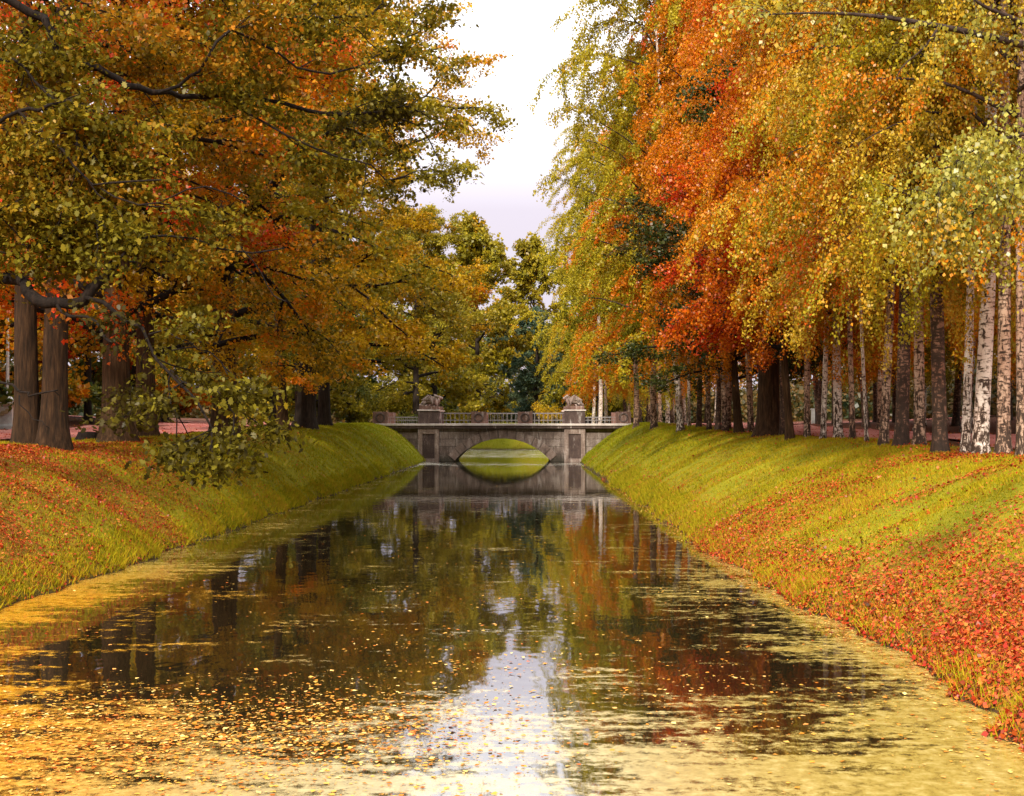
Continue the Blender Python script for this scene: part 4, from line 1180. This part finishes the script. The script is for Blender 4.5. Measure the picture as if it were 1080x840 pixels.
for x0, x1 in ((bX(441), bX(463)), (bX(595), bX(617.3))):
    for (f0, f1, s) in ((BY0 - 0.10, BY0 + 0.13, 1), (BY1 - 0.13, BY1 + 0.10, -1)):
        b = BM()
        b.box(x0, x0 + 0.32, f0, f1, -0.9, ZT); b.box(x1 - 0.32, x1, f0, f1, -0.9, ZT)
        b.box(x0 + 0.321, x1 - 0.321, f0, f1, 2.02, ZT - 0.001); b.box(x0 + 0.321, x1 - 0.321, f0, f1, -0.9, 0.22)
        o = bpart(b, 'pilaster', M['stone_plain'], 0.012)
        c = BM()
        yy0, yy1 = (f0 + 0.07, f1 - 0.004) if s > 0 else (f0 + 0.004, f1 - 0.07)
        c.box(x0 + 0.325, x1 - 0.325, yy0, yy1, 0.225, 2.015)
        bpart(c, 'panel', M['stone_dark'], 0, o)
# cornice and deck
for y0, y1 in ((BY0 - 0.26, BY0 + 0.5), (BY1 - 0.5, BY1 + 0.26)):
    b = BM(); b.box(-15.0, 9.6, y0 + 0.06, y1, ZT + 0.002, ZT + 0.20)
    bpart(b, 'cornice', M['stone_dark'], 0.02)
    b = BM(); b.box(-15.0, 9.6, y0 - 0.02, y1, ZT + 0.203, ZT + 0.36)
    bpart(b, 'coping', M['stone_pale'], 0.02)
b = BM(); b.box(-15.0, 9.6, BY0 + 0.502, BY1 - 0.502, ZT + 0.003, ZT + 0.26)
bpart(b, 'deck', M['path'])
ZC = ZT + 0.362
posts = [('small', bX(401)), ('big', bX(452)), ('small', bX(504.7)), ('small', bX(553.8)), ('big', bX(606.3)), ('small', bX(657.7))]
spans = []
big_tops = []
for y0 in (BY0 - 0.02, BY1 - 0.72):
    prev = None
    for kind, x in posts:
        hw = 0.76 if kind == 'big' else 0.55
        b = BM()
        if kind == 'big':
            b.box(x - hw, x + hw, y0, y0 + 0.74, ZC, ZC + 0.92)
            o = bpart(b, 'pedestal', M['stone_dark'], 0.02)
            c = BM(); c.box(x - hw - 0.06, x + hw + 0.06, y0 - 0.06, y0 + 0.80, ZC + 0.922, ZC + 1.02)
            bpart(c, 'cap', M['stone_pale'], 0.015, o)
            big_tops.append((x, y0 + 0.37, ZC + 1.022))
        else:
            b.box(x - hw, x + hw, y0 + 0.04, y0 + 0.70, ZC, ZC + 0.86)
            o = bpart(b, 'pedestal', M['stone_red'], 0.02)
            # carved wreath on the outer face
            fy = y0 + 0.03 if y0 < 100 else y0 + 0.71
            c = BM()
            for a_ in np.linspace(0, 2*math.pi, 18, endpoint=False):
                c.ball((x + 0.29*math.cos(a_), fy, ZC + 0.43 + 0.29*math.sin(a_)), 0.075, (1, 0.7, 1))
            bpart(c, 'wreath', M['stone_dark'], 0, o)
        if prev is not None and y0 < 2000:
            spans.append((prev, x - hw, y0 + 0.37))
        prev = x + hw
for x0, x1, y in spans:
    b = BM()
    low = (x0 > 3) or (x1 < -8)
    top = ZC + (0.80 if not low else 0.50)
    b.box(x0, x1, y - 0.025, y + 0.025, top - 0.045, top); b.box(x0, x1, y - 0.02, y + 0.02, ZC + 0.24, ZC + 0.275)
    nb = max(3, int((x1 - x0)/0.31))
    for i_ in range(nb):
        xx = x0 + (i_ + 0.5)*(x1 - x0)/nb
        b.box(xx - 0.013, xx + 0.013, y - 0.013, y + 0.013, ZC, top - 0.046)
    bpart(b, 'railing', M['rail'])

# winged dragons crouching on the four big pedestals
def dragon_mesh():
    tb = Tubes()
    body = spline([(0.62, 0, 0.20), (0.45, 0.02, 0.30), (0.15, 0, 0.40), (-0.2, 0, 0.42), (-0.42, 0, 0.55), (-0.50, 0, 0.75), (-0.56, 0, 0.86)], 22)
    tb.add(body, np.interp(np.linspace(0, 1, 22), [0, 0.1, 0.3, 0.55, 0.7, 0.85, 1], [0.05, 0.14, 0.22, 0.24, 0.17, 0.11, 0.09]), 12)
    head = spline([(-0.50, 0, 0.84), (-0.60, 0, 0.90), (-0.74, 0, 0.86), (-0.86, 0, 0.80)], 9)
    tb.add(head, np.array([0.06, 0.10, 0.125, 0.12, 0.10, 0.085, 0.075, 0.065, 0.03]), 10)
    jaw = spline([(-0.60, 0, 0.80), (-0.72, 0, 0.75), (-0.80, 0, 0.72)], 5)
    tb.add(jaw, np.array([0.06, 0.05, 0.045, 0.04, 0.015]), 8)
    tail = spline([(0.60, 0, 0.20), (0.72, 0.10, 0.12), (0.66, 0.24, 0.10), (0.45, 0.30, 0.09), (0.25, 0.32, 0.08)], 14)
    tb.add(tail, np.linspace(0.10, 0.03, 14), 8)
    for s in (-1, 1):
        for pts, r in (([(-0.35, 0.14*s, 0.45), (-0.42, 0.22*s, 0.26), (-0.38, 0.23*s, 0.12), (-0.56, 0.23*s, 0.06)], [0.11, 0.085, 0.065, 0.055]),
                       ([(0.38, 0.12*s, 0.32), (0.20, 0.26*s, 0.34), (0.34, 0.28*s, 0.15), (0.12, 0.28*s, 0.06)], [0.15, 0.13, 0.08, 0.06])):
            c = spline(pts, 10); tb.add(c, np.interp(np.linspace(0, 1, 10), np.linspace(0, 1, 4), r), 8)
        # ear and horn
        tb.add(np.array([(-0.56, 0.06*s, 0.95), (-0.48, 0.10*s, 1.04), (-0.40, 0.12*s, 1.08)]), np.array([0.045, 0.035, 0.012]), 6)
        # folded wing: ribs fanned from the shoulder
        for q in range(5):
            e_ = (0.05 + 0.13*q, (0.26 + 0.02*q)*s, 0.98 - 0.11*q)
            tb.add(spline([(-0.22, 0.17*s, 0.52), (-0.12 + 0.08*q, 0.27*s, 0.86 - 0.08*q), e_], 7), np.array([0.07, 0.07, 0.07, 0.065, 0.06, 0.05, 0.02]), 7)
    me = tb.mesh('dragon')
    return me
dm = dragon_mesh()
dlabels = ['stone dragon with folded wings on the left front pedestal of the bridge', 'stone dragon with raised head on the right front pedestal of the bridge',
           'rear stone dragon behind the left front one on the bridge', 'rear stone dragon behind the right front one on the bridge']
for i_, (x, y, z) in enumerate(big_tops):
    root = empty('dragon_statue', (x, y, z), 0.15 if i_ % 2 else math.pi - 0.25)
    tag(root, dlabels[i_], 'statue', 'stone dragons on the bridge')
    b = BM(); b.box(-0.66, 0.66, -0.33, 0.33, 0.0, 0.28); b.build('plinth', M['stone_red'], root, 0.03)
    o = bpy.data.objects.new('body', dm)
    if not dm.materials: dm.materials.append(M['stone_plain'])
    o.parent = root; o.location = (0.02, 0, 0.24); o.scale = (0.88, 0.95, 0.85)
    COL.objects.link(o)
    r_ = o.modifiers.new('remesh', 'REMESH'); r_.mode = 'VOXEL'; r_.voxel_size = 0.028; r_.use_smooth_shade = True

# ------------------------------------------------------------------ small things
def ground_z(x, y): return float(height(x, y))
pos = P(8.0, 449, 61); gx, gy = pos[0], 61.0
root = empty('flagpole', (gx, gy, ground_z(gx, gy)))
tag(root, 'slim pale pole on a white square pedestal left of the double trunk', 'pole')
b = BM(); b.box(-0.42, 0.42, -0.42, 0.42, -0.2, 0.16); b.box(-0.33, 0.33, -0.33, 0.33, 0.162, 1.15); b.box(-0.40, 0.40, -0.40, 0.40, 1.152, 1.28)
b.build('pedestal', M['white'], root, 0.015)
b = BM()
b.cyl((0, 0, 1.41), 0.30, 0.26, 16, 0.13); b.cyl((0, 0, 1.7), 0.13, 0.32, 16, 0.085); b.cyl((0, 0, 4.7), 0.075, 5.7, 12, 0.06); b.ball((0, 0, 6.2), 0.13); b.cyl((0, 0, 8.1), 0.05, 1.6, 12, 0.03); b.ball((0, 0, 7.4), 0.11); b.ball((0, 0, 8.95), 0.09)
b.build('pole', M['white'], root)
b = BM(); b.ball((0, -0.35, 0.75), 0.12, (1.6, 0.3, 0.7)); b.ball((-0.15, -0.35, 0.65), 0.09, (1.5, 0.3, 0.8)); b.ball((0.15, -0.35, 0.85), 0.09, (1.5, 0.3, 0.8)); b.box(-0.43, 0.43, -0.43, 0.43, 1.10, 1.15)
b.build('ornament', M['gold'], root)

fx0, fy0 = P(-16, 449, 62)[0], 62.0
root = empty('fence', (fx0, fy0, ground_z(fx0, fy0)))
tag(root, 'low white fence running left from the white pedestal', 'fence')
b = BM()
for i_ in range(9): b.box(-2.4 + i_*0.35, -2.36 + i_*0.35, -0.02, 0.02, -0.1, 0.80)
b.box(-2.5, 0.6, -0.025, 0.025, 0.72, 0.78); b.box(-2.5, 0.6, -0.025, 0.025, 0.18, 0.23)
b.build('railing', M['white'], root)
for xx in (-2.5, -0.95, 0.6):
    b = BM(); b.box(xx - 0.06, xx + 0.06, -0.06, 0.06, -0.2, 0.95); b.build('post', M['white'], root)

sx, sy = P(93, 449, 37.5)[0], 37.5
st = Tubes(); st.add(np.array([(0,0,-0.2),(0,0,0.02),(0.01,0,0.12),(0.01,0.01,0.20),(0.01,0.01,0.205)]), np.array([0.40, 0.36, 0.31, 0.29, 0.01]), 18, 0.12)
o = link_mesh('tree_stump', st.mesh('tree_stump'), M['dark_bark']); o.location = (sx, sy, ground_z(sx, sy))
tag(o, 'low dark tree stump between the double trunk and the red maple', 'stump')

px_, py_ = P(857.5, 449, 88)[0], 88.0
b = BM(); b.box(-0.11, 0.11, -0.11, 0.11, -0.2, 1.0); b.box(-0.14, 0.14, -0.14, 0.14, 1.002, 1.10)
o = b.build('marker_post', M['white'], None, 0.02); o.location = (px_, py_, ground_z(px_, py_))
tag(o, 'short white post seen between birch trunks behind the right bank', 'post')

def shrub(x, y, s, mat, label, seed):
    rng = np.random.default_rng(seed)
    root = empty('shrub', (x, y, ground_z(x, y))); tag(root, label, 'shrub')
    br = Tubes(); cw = Crown(rng)
    for q in range(14):
        az = q*2.4; d = (math.cos(az)*0.6, math.sin(az)*0.6, 1)
        p = wander(rng, (0, 0, -0.05), d, s*rng.uniform(0.7, 1.1), 5, 0.15)
        br.add(p, np.linspace(0.02, 0.006, 6), 4)
        cw.spray(p[1:], 190, 0.22, 0.2, 0.14, rng.random())
    link_mesh('stem', br.mesh('stem'), M['twig_bark'], root); link_mesh('foliage', cw.mesh('foliage'), mat, root)
shrub(2.0, 151.5, 2.6, M['leaf_yellow'], 'bright yellow shrub behind the railing left of the right dragon', 1)
shrub(4.4, 152, 2.3, M['leaf_yellow'], 'yellow shrub directly behind the right dragon pedestal', 2)
shrub(-9.5, 105.5, 1.7, M['leaf_green'], 'small green shrub behind the left end of the bridge', 3)
